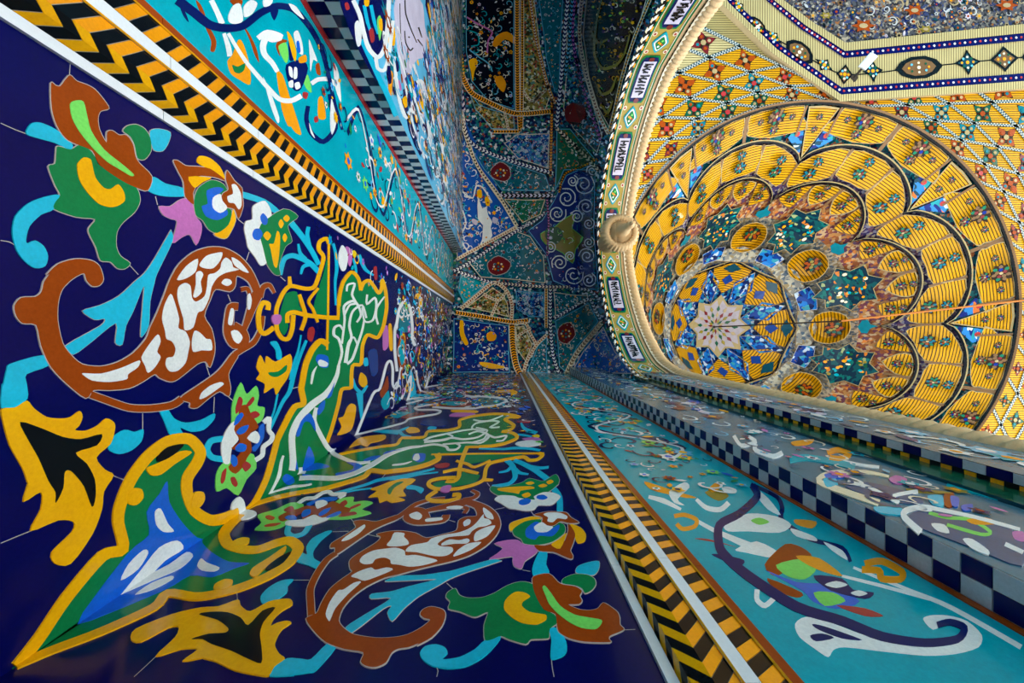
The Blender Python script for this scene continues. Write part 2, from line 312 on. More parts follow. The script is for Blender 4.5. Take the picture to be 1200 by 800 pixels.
# ---- drawing of the lower navy panel, read on the lit wall.  (key, name, colour, layer, parent key, outline, points[, stroke width])
ART = [
 # cartouche at the corner
 ('gf', 'tile_field', 'green', 1, None, 0, 'X20,779 O70,745 O205,545 O350,372 O415,325 O412,230 O437,150 O490,65 H90,520 H150,400 H260,270 H400,160 H540,150 H610,230 H590,310 H520,420 H520,520 H560,640 H680,720 H800,710 H900,680 X282,603'),
 ('gb', 'tile_inlay', 'blue', 2, 'gf', 0, 'O262,610 O440,352 O520,280 O512,200 O558,135 O585,92 O592,165 O640,240 O690,290 O722,300 O640,357'),
 ('', 'tile_inlay', 'white', 3, 'gf', 0, 'O540,200 O560,188 O585,240 O607,268 O570,270 O545,245'),
 ('', 'tile_inlay', 'white', 3, 'gf', 0, 'O400,520 O490,405 O555,325 O618,300 O640,330 O575,372 O500,448'),
 ('', 'tile_inlay', 'white', 3, 'gf', 0, 'O420,440 O448,382 O500,333 O516,345 O480,402'),
 ('', 'tile_band', 'yellow', 3, None, 0, 'X18,781 O135,640 O230,500 O355,355 O428,330 O412,240 H50,640 H90,520 H150,400 H260,260 H400,160 H540,145 H620,230 H600,310 H530,420 H530,530 H580,650 H690,715 H800,700 H905,655', 13),
 ('', 'tile_band', 'yellow', 4, None, 0, 'H110,600 H165,610 H215,560 H205,500 H150,490 H110,530'),
 ('', 'tile_band', 'yellow', 4, None, 0, 'H240,350 H270,400 H340,395 H440,320 H560,240 H480,230 H330,310'),
 ('', 'tile_inlay', 'black', 4.6, None, 0, 'H315,305 H320,260 H390,200 H500,180 H450,240 H370,290'),
 ('', 'tile_band', 'yellow', 4, None, 0, 'H560,640 H560,560 H590,515 H640,520 H650,570 H620,620'),
 ('', 'tile_petal', 'white', 4, None, 0, 'H840,645 H850,590 H895,550 H930,590 H942,700 H900,705 H885,630'),
 # upper cartouche
 ('gf2', 'tile_field', 'green', 1, None, 0, 'X283,604 H1000,600 H1090,420 G985,780 G1050,620 G1130,460 K450,400 K520,290 K600,260 K580,130 J590,780 J620,620 J680,480 J760,400 J828,430 J828,190 J935,185 J930,0 I930,700 I970,570 I1050,480 I1120,540 I1140,640 M175,390 M240,310 M300,360 M345,420 M375,300 M415,420 M420,560 M400,700 N380,50 N330,120 N240,100 N195,200 N180,370 N100,390 N90,590 K960,130 K930,260 K870,480 K825,620 X383,532 X330,568'),
 ('', 'tile_band', 'yellow', 3, None, 0, 'H905,680 H1000,600 H1090,420 H1150,210 G1050,620 G1130,460 K450,400 K520,290 K600,258 K580,130 J590,780 J620,620 J680,480 J760,395 J828,430', 6.5),
 ('', 'tile_band', 'yellow', 3, None, 0, 'I930,790 I940,680 I975,560 I1050,470 I1115,530 I1140,640', 4.2),
 ('', 'tile_band', 'yellow', 3, None, 0, 'M175,400 M205,330 M255,310 M300,360 M345,425 M375,380 M378,300 M410,400 M422,560 M395,720 N370,70 N330,125 N240,100 N195,200 N180,370 N100,390 N88,600', 4),
 ('', 'tile_band', 'yellow', 3, None, 0, 'K1050,0 K1045,110 K960,130 K930,260 K870,480 K820,625', 4.2),
 ('', 'tile_scroll', 'white', 3.4, 'gf2', 0, 'L490,250 K500,790 K490,560 K560,400 K680,270 K800,180 K870,90 K915,-10 J930,620', (7, 8, 3)),
 ('', 'tile_scroll', 'white', 3.4, 'gf2', 0, 'K720,300 K700,420 K760,560 K840,690 K920,700 K1010,640', (4, 5.5, 4)),
 ('', 'tile_scroll', 'white', 3.4, 'gf2', 0, 'L255,520 L330,380 L370,290 L390,170 L410,110', (1.5, 4, 2)),
 ('', 'tile_scroll', 'white', 3.4, 'gf2', 0, 'L300,490 L420,430 L560,290 L570,220', (2, 3.2, 4)),
 ('', 'tile_scroll', 'white', 3.4, 'gf2', 0, 'J930,620 J960,500 J930,380 J885,340 J890,270 J940,250 J975,300', (2.5, 3.2, 2)),
 ('', 'tile_scroll', 'white', 3.4, 'gf2', 0, 'J960,420 J985,200 J980,70 J1060,20 J1110,60 J1140,150 J1100,220', (2, 3, 2)),
 ('', 'tile_scroll', 'white', 3.4, 'gf2', 0, 'J1000,600 J1020,450 J1050,360 J1030,250 J1060,120 J1150,60 J1190,180', (3, 2.6, 2)),
 ('', 'tile_scroll', 'white', 3.4, 'gf2', 0, 'J1010,610 J1060,560 J1110,420 J1150,300 J1170,200', (3, 2.6, 2)),
 ('', 'tile_scroll', 'white', 3.4, 'gf2', 0, 'M45,410 M55,350 M120,340 M95,440 M130,520 M70,540 M20,640', (2, 2.6, 2)),
 ('', 'tile_scroll', 'white', 3.4, 'gf2', 0, 'M238,440 M235,530 M310,470 M325,560 M290,680 M215,690 M190,560', (2, 2.6, 1.6)),
 ('', 'tile_scroll', 'white', 3.4, 'gf2', 0, 'M400,460 M330,560 M320,640 M340,720', (1.5, 2.6, 2)),
 ('', 'tile_scroll', 'white', 3.4, 'gf2', 0, 'N30,360 N60,180 N110,120 N150,200', (3, 2.2, 1.6)),
 ('', 'tile_inlay', 'blue', 3.8, 'gf2', 0, 'K530,560 K570,430 K650,350 K700,430 K710,520 K660,440 K600,440 K560,560'),
 ('', 'tile_inlay', 'blue', 3.8, 'gf2', 0, 'K725,330 K760,260 K800,230 K790,310 K740,370'),
 ('', 'tile_inlay', 'blue', 3.8, 'gf2', 0, 'K815,210 K860,130 K890,60 K860,190'),
 ('', 'tile_inlay', 'blue', 2, 'gf2', 0, 'L490,80 L515,70 L550,240 L500,200'),
 ('', 'tile_inlay', 'blue', 2, 'gf2', 0, 'L580,300 L600,190 L650,20 L700,120 L690,190'),
 ('', 'tile_inlay', 'blue', 2, 'gf2', 0, 'J715,570 J740,520 J830,540 J830,640 J760,640'),
 ('', 'tile_inlay', 'white', 3.4, 'gf2', 0, 'J735,590 J760,570 J825,600 J815,635 J750,630'),
 ('', 'tile_inlay', 'white', 3.4, 'gf2', 0, 'J665,790 J680,690 J725,630 J700,700 J680,795'),
 ('', 'tile_inlay', 'blue', 2, 'gf2', 0, 'L400,330 L440,280 L520,330 L470,400'),
 # big brown horn scroll
 ('horn', 'tile_scroll', 'brown', 2, None, 1.0, 'B320,790 B400,715 B520,680 B630,690 B690,730 C718,40 C690,85 C640,90 C600,50 C580,0 C500,40 C430,110 C400,200 C395,330 C430,490 C490,575 C570,640 C700,655 C820,625 C930,560 C1020,460 F150,620 F200,515 F250,390 F290,285 F350,180 F450,95 F560,58 F670,62 F780,120 F860,210 F910,310 F930,385 F900,445 F880,385 F840,300 F760,258 F748,330 F710,368 F610,352 F570,430 F530,540 F580,630 F602,730 G600,30 G570,120 G540,82 G480,98 G350,200 G290,222 G215,195 G180,170 G100,220 G0,268 D760,42 D650,42 D595,98 C470,785 C350,660 C280,510 C245,365 C150,352 C105,300 C92,230 C140,172 C240,165 C282,130 C300,60 C340,5'),
 ('', 'tile_inlay', 'white', 3, 'horn', 0, 'F335,285 F400,190 F482,138 F470,220 F440,252 F390,280'),
 ('', 'tile_inlay', 'white', 3, 'horn', 0, 'F493,182 F540,120 F600,100 F655,95 F640,150 F590,205 F530,205'),
 ('', 'tile_inlay', 'white', 3, 'horn', 0, 'F650,165 F680,130 F720,160 F732,198 F772,215 F680,237 F620,272 F580,335 F560,420 F520,500 F480,520 F450,620 F390,640 F380,560 F340,420 F345,340 F390,308 F430,330 F440,410 F470,440 F530,402 F547,330 F557,252 F600,240 F640,208'),
 ('', 'tile_inlay', 'white', 3, 'horn', 0, 'F470,240 F500,225 F520,250 F502,300 F510,370 F470,410 F450,400 F468,320'),
 ('', 'tile_inlay', 'white', 3, 'horn', 0, 'F722,128 F780,160 F842,235 F800,225 F740,182'),
 ('', 'tile_inlay', 'white', 3, 'horn', 0, 'F650,310 F672,280 F710,285 F722,310 F690,330'),
 ('', 'tile_inlay', 'white', 3, 'horn', 0, 'F290,385 F320,450 F350,560 F345,625 F395,650 F425,720 G415,10 G395,90 G340,145 G285,150 G255,105 G265,55 G310,45 F325,770 F300,720 F260,700 F250,640 F230,560 F245,470'),
 ('', 'tile_inlay', 'white', 3, 'horn', 0, 'F460,645 F500,660 F540,700 F575,708 F582,780 F510,782 F450,792 F440,720'),
 ('', 'tile_inlay', 'white', 3, 'horn', 0, 'C580,720 C572,702 C700,705 C850,662 C970,612 C960,660 C890,710 C880,745 C760,765 C640,755'),
 ('', 'tile_inlay', 'white', 3, 'horn', 0, 'C985,590 C1040,500 C1100,430 C1120,480 C1095,550 C1120,590 C1080,660 C1030,700 C1010,650'),
 ('', 'tile_scroll', 'brown', 2, 'horn', .8, 'D630,72 D750,115 D900,165 D1050,170 D1200,148 G370,345', (8, 8, 8)),
 ('tail', 'tile_scroll', 'brown', 2.1, None, .9, 'G365,350 G380,320 G500,240 G600,170 G660,110 G730,20 G768,40 G740,90 G700,170 G715,260 G702,325 G640,290 G560,340 G480,405 G430,402 G430,370'),
 ('', 'tile_inlay', 'white', 3, 'tail', 0, 'G495,345 G510,300 G570,250 G640,225 G665,240 G620,275 G540,330'),
 ('', 'tile_scroll', 'brown', 2, 'tail', .8, 'G745,30 F800,775 F880,725 F930,630 F945,540', (6.5, 6, 4)),
 ('', 'tile_scroll', 'brown', 2.1, 'horn', .7, 'F905,385 F870,470 F835,570 F805,650', (13, 9, 5)),
 ('ring', 'tile_scroll', 'brown', 2.05, 'horn', .7, 'F770,475 F720,480 F705,570 F705,660 F750,735 F815,715 F800,650 F740,605', (8, 13, 8)),
 ('', 'tile_inlay', 'white', 3, 'ring', 0, 'F697,570 F715,490 F738,500 F725,600 F700,600'),
 ('', 'tile_inlay', 'white', 3, 'ring', 0, 'F717,650 F760,642 F798,690 F770,735 F735,710'),
 ('', 'tile_inlay', 'white', 3, 'horn', 0, 'F835,400 F850,382 F863,430 F852,490 F835,490'),
 ('', 'tile_scroll', 'brown', 2.1, 'horn', .5, 'F790,355 F835,350 F855,400', (5, 5, 4)),
 ('', 'tile_scroll', 'brown', 2.1, 'horn', .6, 'F925,410 F945,340 F990,325 F1025,380', (6, 6, 3)),
 # brown and green leaves
 ('bleaf', 'tile_leaf', 'brown', 2, None, .9, 'A350,225 A380,240 A415,245 A450,200 A485,168 A530,210 A600,235 A660,270 A720,340 A758,402 A700,420 A680,470 A690,550 A740,642 A745,570 A780,558 A830,590 A880,590 A925,650 A945,740 A975,790 B1060,100 B1032,197 B960,182 B850,130 B690,18 A640,700 A520,650 A450,610 A390,520 A355,400'),
 ('', 'tile_inlay', 'lgreen', 3, 'bleaf', 0, 'A480,370 A525,345 A575,355 A600,450 A630,560 A720,690 A850,795 B930,85 B910,97 B830,50 A740,775 A640,680 A550,570 A495,470'),
 ('gleaf', 'tile_leaf', 'green', 1.6, None, .9, 'A400,668 A490,690 A560,655 A640,710 A680,790 B690,20 B850,130 B952,180 B978,270 B940,350 B860,420 B815,490 B810,590 B840,660 B908,710 B870,748 B820,745 B770,700 B700,690 B670,600 B620,500 B620,460 B662,400 B530,385 B375,330 B380,280 B415,230 B380,160 B333,30 B380,10 A388,700'),
 ('', 'tile_inlay', 'yellow', 3, 'gleaf', 0, 'A540,780 A580,745 A625,760 B637,20 B660,110 B720,180 B770,187 B820,155 B860,210 B866,270 B820,305 B760,316 B680,290 B600,210 B545,120 B530,30'),
 ('', 'tile_leaf', 'cyan', 1.4, None, 0, 'A175,580 A210,510 A270,500 A360,535 A440,590 A505,660 A480,692 A380,645 A270,615'),
 ('', 'tile_leaf', 'cyan', 1.4, None, 0, 'B412,230 B372,330 B280,370 B200,450 B175,540 B185,570 B240,550 B300,590 B330,660 B310,730 B240,745 B170,700 B110,620 B80,500 B100,380 B190,290 B300,245'),
 ('', 'tile_leaf', 'green', 1.6, None, .8, 'A860,560 A890,525 A950,515 A1010,545 A1050,610 A1055,700 A1010,760 A960,750 A940,660 A910,600'),
 ('', 'tile_leaf', 'cyan', 1.4, None, .5, 'A1050,560 A1110,545 A1192,570 A1180,640 A1140,700 A1080,697 A1055,640'),
 ('', 'tile_stem', 'cyan', 1.2, None, .4, 'E300,665 E308,735 C1100,0 C1080,70 C1050,200 C1040,370 C990,450 C985,400 C1000,200 C1005,90 C930,270 C880,370 C855,500 C805,487 C810,350 C640,480 C510,572 C455,510 C700,370 C730,320 C660,327 C573,265 C700,225 C830,160 C940,60 C1010,0 B1080,680 B1190,490'),
 ('', 'tile_stem', 'cyan', 1.2, None, 0, 'C300,575 C335,650 C180,710 D182,0 D187,100 D100,162 D3,165 D10,0 C15,790 C40,680 C70,635'),
 # yellow lotus
 ('lot', 'tile_petal', 'yellow', 2, None, 0, 'D5,172 D100,162 D180,115 D230,170 D320,230 D420,240 D490,230 D552,188 D572,230 D550,290 D520,322 D600,325 D680,290 D740,240 D795,270 D800,320 D770,420 D670,515 D730,600 D792,640 O362,128 O355,190 O320,280 O245,382 O190,382 O178,342 O250,270 O255,235 O200,230 O103,267 O140,190 O140,130 O78,165 O95,100 D185,690 D150,590 D60,430 D10,250'),
 ('', 'tile_inlay', 'black', 3, 'lot', 0, 'D130,265 D280,310 D430,370 D560,385 D705,350 D670,430 D520,482 D600,560 D655,670 D660,790 O318,182 O290,110 D500,620 D460,605 D440,630 D432,730 O190,168 D380,760 D330,680 D260,520 D180,380'),
 ('', 'tile_leaf', 'cyan', 1.4, None, 0, 'D790,370 D870,320 D940,335 D1003,318 D990,400 D920,465 D830,492 D755,455'),
 ('', 'tile_stem', 'cyan', 1.2, None, 0, 'G215,420 G270,410 G320,480 G400,510 G510,490 G603,445 G600,490 G530,560 G440,575 G362,545 G385,597 G300,610 G250,500'),
 ('', 'tile_stem', 'cyan', 1.4, None, 0, 'G690,770 G590,755 G553,700 G580,640 G650,625 G710,628', 7),
 # rosette flower
 ('', 'tile_petal', 'pink', 1.6, None, .3, 'E213,490 E290,490 E350,450 E400,435 E450,480 E470,560 E510,610 E510,680 E475,762 E430,690 E370,710 E308,747 E340,600 E300,580 E240,550'),
 ('', 'tile_petal', 'yellow', 1.8, None, 0, 'E480,180 E500,135 E570,150 E640,210 E677,292 E640,280 E560,230'),
 ('ros', 'tile_petal', 'brown', 2, None, .8, 'E313,172 E345,170 E400,205 E480,210 E570,225 E650,280 E682,312 E600,285 E480,280 E470,350 E450,400 E455,477 E395,420 E385,320 E350,250'),
 ('', 'tile_petal', 'yellow', 2.1, 'ros', 0, 'E418,282 E580,288 E520,320 E460,360'),
 ('grn', 'tile_petal', 'green', 2.2, None, .6, 'E580,305 E660,330 E692,390 E660,470 E722,520 E700,620 E620,677 E560,650 E520,590 E470,550 E458,450 E490,360'),
 ('', 'tile_inlay', 'blue', 2.8, 'grn', 0, 'E545,380 E620,355 E665,372 E605,430 E620,520 E682,510 E692,550 E620,587 E540,560 E510,490 E552,470'),
 ('', 'tile_inlay', 'white', 3.2, 'grn', 0, 'E588,430 E640,403 E655,450 E690,500 E640,537 E588,500'),
 ('br2', 'tile_petal', 'brown', 2.8, None, .8, 'E690,238 E740,310 E792,360 E797,420 E802,490 E770,577 E740,510 E670,492 E643,450 E660,400 E700,370 E680,300'),
 ('', 'tile_inlay', 'white', 3.4, 'br2', 0, 'E720,340 E750,338 E785,400 E790,480 E770,512 E740,470 E700,462 E690,420 E730,400'),
 ('', 'tile_petal', 'yellow', 2, None, .6, 'E735,510 E752,590 E700,700 E660,717 E598,685 E680,640 E720,560'),
 ('', 'tile_stem', 'cyan', 1.4, None, 0, 'E135,300 E180,283 E260,330 E380,360 E402,417 E280,422 E190,407 E128,370'),
 ('', 'tile_stem', 'cyan', 1.2, None, 0, 'E788,383 E960,440 E1062,520 E1040,547 E930,470 E800,427'),
 # white and green lobed flower
 ('wfl', 'tile_petal', 'white', 1.8, None, .3, 'E870,500 E900,470 E960,453 E1000,520 E1002,590 E960,640 E925,625 E945,740 F965,60 F972,160 F930,187 F890,130 F840,60 E830,730 E813,650 E825,595 E870,580'),
 ('', 'tile_inlay', 'blue', 2.6, 'wfl', 0, 'E925,560 E945,538 E975,575 E970,615 E945,618 E928,590'),
 ('', 'tile_inlay', 'blue', 2.6, 'wfl', 0, 'E868,685 E885,650 E920,648 E940,685 E915,728 E880,718'),
 ('gfl', 'tile_leaf', 'green', 2, None, .5, 'I190,130 I200,20 E1090,508 E1192,560 E1130,610 I455,60 I492,180 I430,232 I370,400 I382,492 I330,492 I260,400 I220,250'),
 ('', 'tile_inlay', 'yellow', 2.6, 'gfl', 0, 'E1085,575 E1110,550 E1132,575 E1110,600'),
 ('', 'tile_inlay', 'yellow', 2.6, 'gfl', 0, 'E1052,612 E1070,580 E1090,612 E1070,645'),
 ('', 'tile_inlay', 'yellow', 2.6, 'gfl', 0, 'E945,695 E972,665 E1000,695 E975,730'),
 ('', 'tile_inlay', 'yellow', 2.6, 'gfl', 0, 'E1080,710 E1097,680 E1114,710 E1097,742'),
 ('', 'tile_inlay', 'yellow', 2.6, 'gfl', 0, 'I350,85 I378,130 I370,300 I348,425 I318,400 I290,260 I276,205 I320,200'),
 ('', 'tile_stem', 'cyan', 1.2, None, 0, 'I480,0 I600,150 I690,290 I745,400', (7, 6, 5)),
 ('', 'tile_stem', 'cyan', 1.2, None, 0, 'I650,45 I638,120 I660,220 I700,300', (4, 4.5, 3)),
 ('', 'tile_stem', 'cyan', 1.2, None, 0, 'I382,495 I420,350 I500,315 I600,350 I680,400 I745,470', (5, 6, 6)),
 ('', 'tile_stem', 'cyan', 1.2, None, 0, 'I553,205 I570,290 I620,350', (2, 4, 5)),
 ('', 'tile_stem', 'cyan', 1.2, None, 0, 'I578,490 I600,420 I660,395', (2, 4, 5)),
 # yellow calligraphic ornament
 ('', 'tile_field', 'green', 1, None, 0, 'I410,760 I440,670 I540,655 I560,780 J590,110 J480,110 J440,160 J460,260 J420,340 J380,290 J370,200'),
 ('', 'tile_field', 'green', 1, None, 0, 'I700,790 I740,640 I790,480 I830,350 I830,790 J820,150 J720,140'),
 ('', 'tile_band', 'yellow', 2, None, 0, 'J345,150 I355,790 I410,665 I480,600 I620,625 I705,605 I755,470 I790,330 I745,260 I755,185 I815,155 I840,200', 4.6),
 ('', 'tile_band', 'yellow', 2.1, None, 0, 'I475,600 I470,510', (5, 4, 3)),
 ('', 'tile_band', 'yellow', 2, None, 0, 'I840,150 I832,790 J822,480', 2.4),
 ('', 'tile_band', 'yellow', 2.1, None, 0, 'J930,0 J928,170', 3),
 ('', 'tile_band', 'yellow', 2.1, None, 0, 'J938,178 J820,175 J640,155 J510,125 J450,150 J450,225', (5, 5, 5)),
 ('', 'tile_band', 'yellow', 2.2, None, 0, 'J348,160 J350,290 J400,370 J460,370 J495,280 J505,150', 5),
 ('', 'tile_band', 'yellow', 2.2, None, 0, 'J265,105 J270,50 J215,40 J178,150 J190,290 J240,325 J320,270', 5.5),
 ('', 'tile_band', 'yellow', 2.3, None, 0, 'I560,680 J590,50 J620,170 J580,295', (4, 4.5, 4)),
 ('', 'tile_band', 'yellow', 2.3, None, 0, 'I740,620 I650,740 J690,100 J735,220', (3, 3.6, 3)),
 ('', 'tile_petal', 'pink', 3, None, 0, 'J300,190 J315,150 J380,150 J392,190 J370,235 J320,238'),
 ('ylf', 'tile_leaf', 'yellow', 1.8, None, 0, 'J160,640 J195,528 J240,612 J255,537 J340,590 J475,517 J490,630 J460,720 K440,40 K390,110 K345,180 K320,110 K233,163 K240,80 K165,40 J165,740 J190,700'),
 ('', 'tile_inlay', 'green', 2.6, 'ylf', 0, 'J268,690 J360,680 J440,618 J432,680 J350,732 J290,722'),
 ('', 'tile_leaf', 'cyan', 1.4, None, 0, 'J288,410 J350,400 J395,500 J392,570 J350,562 J340,480'),
 ('', 'tile_stem', 'cyan', 1.2, None, 0, 'J580,340 J550,500 J500,640 K480,40', (1.5, 3, 3)),
 ('', 'tile_stem', 'cyan', 1.2, None, 0, 'J630,390 J560,560 K510,0 K470,150 K400,260 K290,500', (3, 5, 3)),
 ('', 'tile_stem', 'cyan', 1.2, None, 0, 'K360,170 K330,320 K290,430', (2, 2, 2)),
 ('', 'tile_petal', 'red', 1.6, None, 0, 'J640,370 J650,280 J690,263 J707,310 J680,402'),
 # many-coloured flower
 ('mf', 'tile_petal', 'lgreen', 1.6, None, 0, 'G725,480 G730,370 G790,228 G830,310 G897,252 G917,320 G905,390 G957,405 G945,480 G900,520 G740,560'),
 ('mf2', 'tile_petal', 'lgreen', 1.6, None, 0, 'H738,515 H735,400 H780,320 H900,270 H940,250 H1000,255 H1018,350 H950,430 H890,542 H810,490'),
 ('', 'tile_petal', 'white', 1.7, None, .3, 'G740,500 G690,560 G655,640 G652,720 G668,795 G710,795 G725,690 G772,630 G750,570'),
 ('mb', 'tile_petal', 'brown', 2.2, None, 0, 'G780,400 G830,385 G855,440 G912,540 G850,590 G865,700 G830,760 H930,330 H870,390 H820,340 G790,720 G720,690 G782,640 G740,560 G770,470'),
 ('', 'tile_inlay', 'red', 2.6, 'mf', 0, 'G750,410 G775,328 G800,350 G790,400 G755,450'),
 ('', 'tile_inlay', 'red', 2.6, 'mf', 0, 'G822,392 G870,328 G882,350 G850,392'),
 ('', 'tile_inlay', 'red', 2.6, 'mf', 0, 'G848,450 G890,428 G922,455 G880,482'),
 ('', 'tile_inlay', 'red', 2.6, 'mf2', 0, 'H765,440 H775,380 H805,350 H795,430 H775,460'),
 ('', 'tile_inlay', 'red', 2.6, 'mf2', 0, 'H915,330 H945,302 H980,335 H940,375'),
 ('', 'tile_inlay', 'red', 2.6, 'mf2', 0, 'H835,420 H862,412 H885,460 H870,482 H845,460'),
 ('', 'tile_inlay', 'blue', 2.8, 'mb', 0, 'G738,530 G755,470 G790,440 G805,460 G770,510'),
 ('', 'tile_inlay', 'blue', 2.8, 'mb', 0, 'G755,575 G790,540 G842,528 G820,575 G775,595'),
 ('', 'tile_inlay', 'blue', 2.8, 'mb', 0, 'G745,690 G780,655 G825,670 G815,710 G770,715'),
 ('', 'tile_inlay', 'blue', 2.8, 'mb', 0, 'H835,300 H850,255 H880,280 H880,325 H855,340'),
 ('', 'tile_petal', 'white', 2.4, None, 0, 'G830,620 G890,568 G922,610 G900,657'),
 ('', 'tile_inlay', 'blue', 2.2, None, 0, 'G920,540 G952,518 G948,620 G890,712 G868,690 G910,640'),
 ('', 'tile_petal', 'white', 2, None, 0, 'G950,510 G990,478 G985,560 G1012,600 G1000,640 G950,680 G940,740 G890,775', 5),
 # small things under the border
 ('', 'tile_petal', 'white', 1.6, None, 0, 'I930,310 I960,220 I990,240 I1020,320 I1000,440 I965,460 I935,400'),
 ('', 'tile_petal', 'pink', 1.4, None, 0, 'I1000,230 I1050,260 I1060,340 I1040,420 I1010,350'),
 ('', 'tile_petal', 'lemon', 1.5, None, 0, 'I1055,280 I1080,265 I1100,300 I1080,340'),
 ('', 'tile_stem', 'cyan', 1.2, None, 0, 'I880,200 I905,300 I915,440 I900,560 I905,780', (3, 4, 2)),
 ('', 'tile_stem', 'cyan', 1.2, None, 0, 'M110,100 M130,180 M140,240', (2, 3, 2)),
 ('', 'tile_stem', 'cyan', 1.2, None, 0, 'M160,70 M220,200 M300,260', (5, 4, 2)),
 ('', 'tile_petal', 'red', 1.4, None, 0, 'M300,190 M330,180 M335,290 M310,300'),
 ('', 'tile_petal', 'yellow', 1.5, None, 0, 'K1010,300 K1050,260 K1095,290 K1080,420 K1040,520 K920,560 K960,480 K930,400 K980,380'),
 ('', 'tile_stem', 'cyan', 1.2, None, 0, 'K1065,30 K1090,110 K1150,160 K1200,90', (3, 4, 3)),
 ('', 'tile_stem', 'cyan', 1.2, None, 0, 'K1130,160 K1140,280 K1150,430', (8, 5, 2)),
 ('', 'tile_petal', 'yellow', 1.5, None, 0, 'N160,540 N180,450 N230,490 N240,560 N200,590'),
 ('', 'tile_petal', 'cyan', 1.5, None, 0, 'N200,330 N240,310 N250,380 N215,390'),
 ('', 'tile_petal', 'dblue', 1.4, None, 0, 'N250,260 N330,240 N340,440 N280,480'),
 ('', 'tile_petal', 'pink', 1.5, None, 0, 'N390,60 N430,10 N440,200 N390,240'),
 ('', 'tile_petal', 'yellow', 1.5, None, 0, 'N440,10 N470,10 N480,230 N450,230'),
 # tall lobed frames high on the panel
 ('', 'tile_band', 'white', 1.8, None, .2, 'N520,440 N500,250 N500,60 M520,700 M540,580 M600,490 M645,580 M665,760 N660,120 N690,200', 3),
 ('', 'tile_field', 'teal', 1.2, None, 0, 'M545,780 M550,620 M600,520 M640,620 M650,780'),
 ('', 'tile_field', 'brown', 1.4, None, 0, 'N520,260 N560,80 N600,100 N605,360 N560,440'),
 ('', 'tile_field', 'turq', 1.7, None, 0, 'N535,240 N565,140 N590,180 N590,330 N560,380'),
 ('', 'tile_band', 'white', 1.8, None, .2, 'K1080,600 N290,660 N360,600 N420,380 N460,345 N480,420 N480,560 N510,600 N540,520 N560,400', 2.6),
 ('', 'tile_field', 'brown', 1.4, None, 0, 'N360,640 N400,560 N430,480 N440,600 N380,690'),
 ('', 'tile_field', 'turq', 1.4, None, 0, 'N370,720 N440,620 N450,760 N400,800'),
 ('', 'tile_band', 'white', 1.8, None, .2, 'N560,700 N620,560 N650,480 N640,640 N600,760', 2.2),
 ('', 'tile_field', 'cyan', 1.4, None, 0, 'N620,560 N650,420 N690,560 N700,700 N650,690'),
 ('', 'tile_band', 'white', 1.8, None, .2, 'N700,430 N720,560 N760,650 N800,560 N830,440', 2),
 ('', 'tile_field', 'brown', 1.4, None, 0, 'N715,620 N735,600 N755,660 N725,670'),
 ('', 'tile_band', 'yellow', 1.6, None, 0, 'M700,480 M715,440 M740,500 M735,640', 4),
]
HAIR = ['A0,505 A100,550 A180,580', 'B0,550 B60,560 B95,580', 'B900,715 B970,790', 'E190,420 E205,480', 'A485,165 A490,90', 'C290,535 C350,525 C440,495',
        'G545,100 G575,190', 'G605,330 G600,440', 'D1000,205 D1000,320', 'D790,640 D880,680', 'O400,75 O440,88', 'O0,310 O60,285 O110,265',
        'F850,90 F830,150', 'G700,325 G740,360', 'F700,390 F720,440', 'F1070,265 F1105,295', 'K500,120 K560,105', 'E770,580 E820,620']
def draw_panel(wall):
    keys = {}
    for it in ART:
        key, name, mat, lay, pk, out, pts = it[:7]
        par = keys.get(pk, wall['wall'])
        lift = lay if pk is None else lay
        if len(it) > 7: o = tile_stroke(wall, P(pts), it[7], uv_left, mat, name, lift, par, out)
        else: o = tile_poly(wall, P(pts), uv_left, mat, name, lift, par, out)
        if key: keys[key] = o
    a = Acc()
    for h in HAIR: a.stroke(wall['surf'], P(h), .9, .0012, 'joint', 3, None, False, uv_left)
    a.build('tile_joints', wall['wall'], 'stuff')
for w in (LEFT, RIGHT): draw_panel(w)

# ---- high part of the panel, where single pieces run together
PAL = (['white', 'cyan', 'white', 'yellow'], ['yellow', 'brown', 'cyan', 'white', 'pink', 'blue', 'turq', 'lgreen'], ['red', 'blue', 'green', 'lemon', 'white', 'navy2'])
for w, sd in ((LEFT, 3), (RIGHT, 5)):
    a = Acc()
    lo = [(0.02, 3.15), (.25, 4.1), (.7, 4.0), (.95, 3.95), (1.3, 3.9), (1.3, w['top']), (.0, w['top'])]
    flora(a, w['surf'], lo, 520, .075, .003, PAL, sd, curls=.4, ratio=1.7, mind=.75)
    a.build('tile_flowers', w['wall'], 'stuff')
    a = Acc()
    lo = [(0.05, 2.9), (.3, 3.1), (.6, 3.5), (1.3, 3.9), (1.3, 3.2), (1.25, 2.6), (1.1, 3.0)]
    flora(a, w['surf'], [(1.0, 2.75), (1.3, 2.3), (1.3, 3.9), (1.02, 3.9)], 26, .05, .003, PAL, sd + 20, curls=.4, mind=.9)
    a.build('tile_flowers', w['wall'], 'stuff')

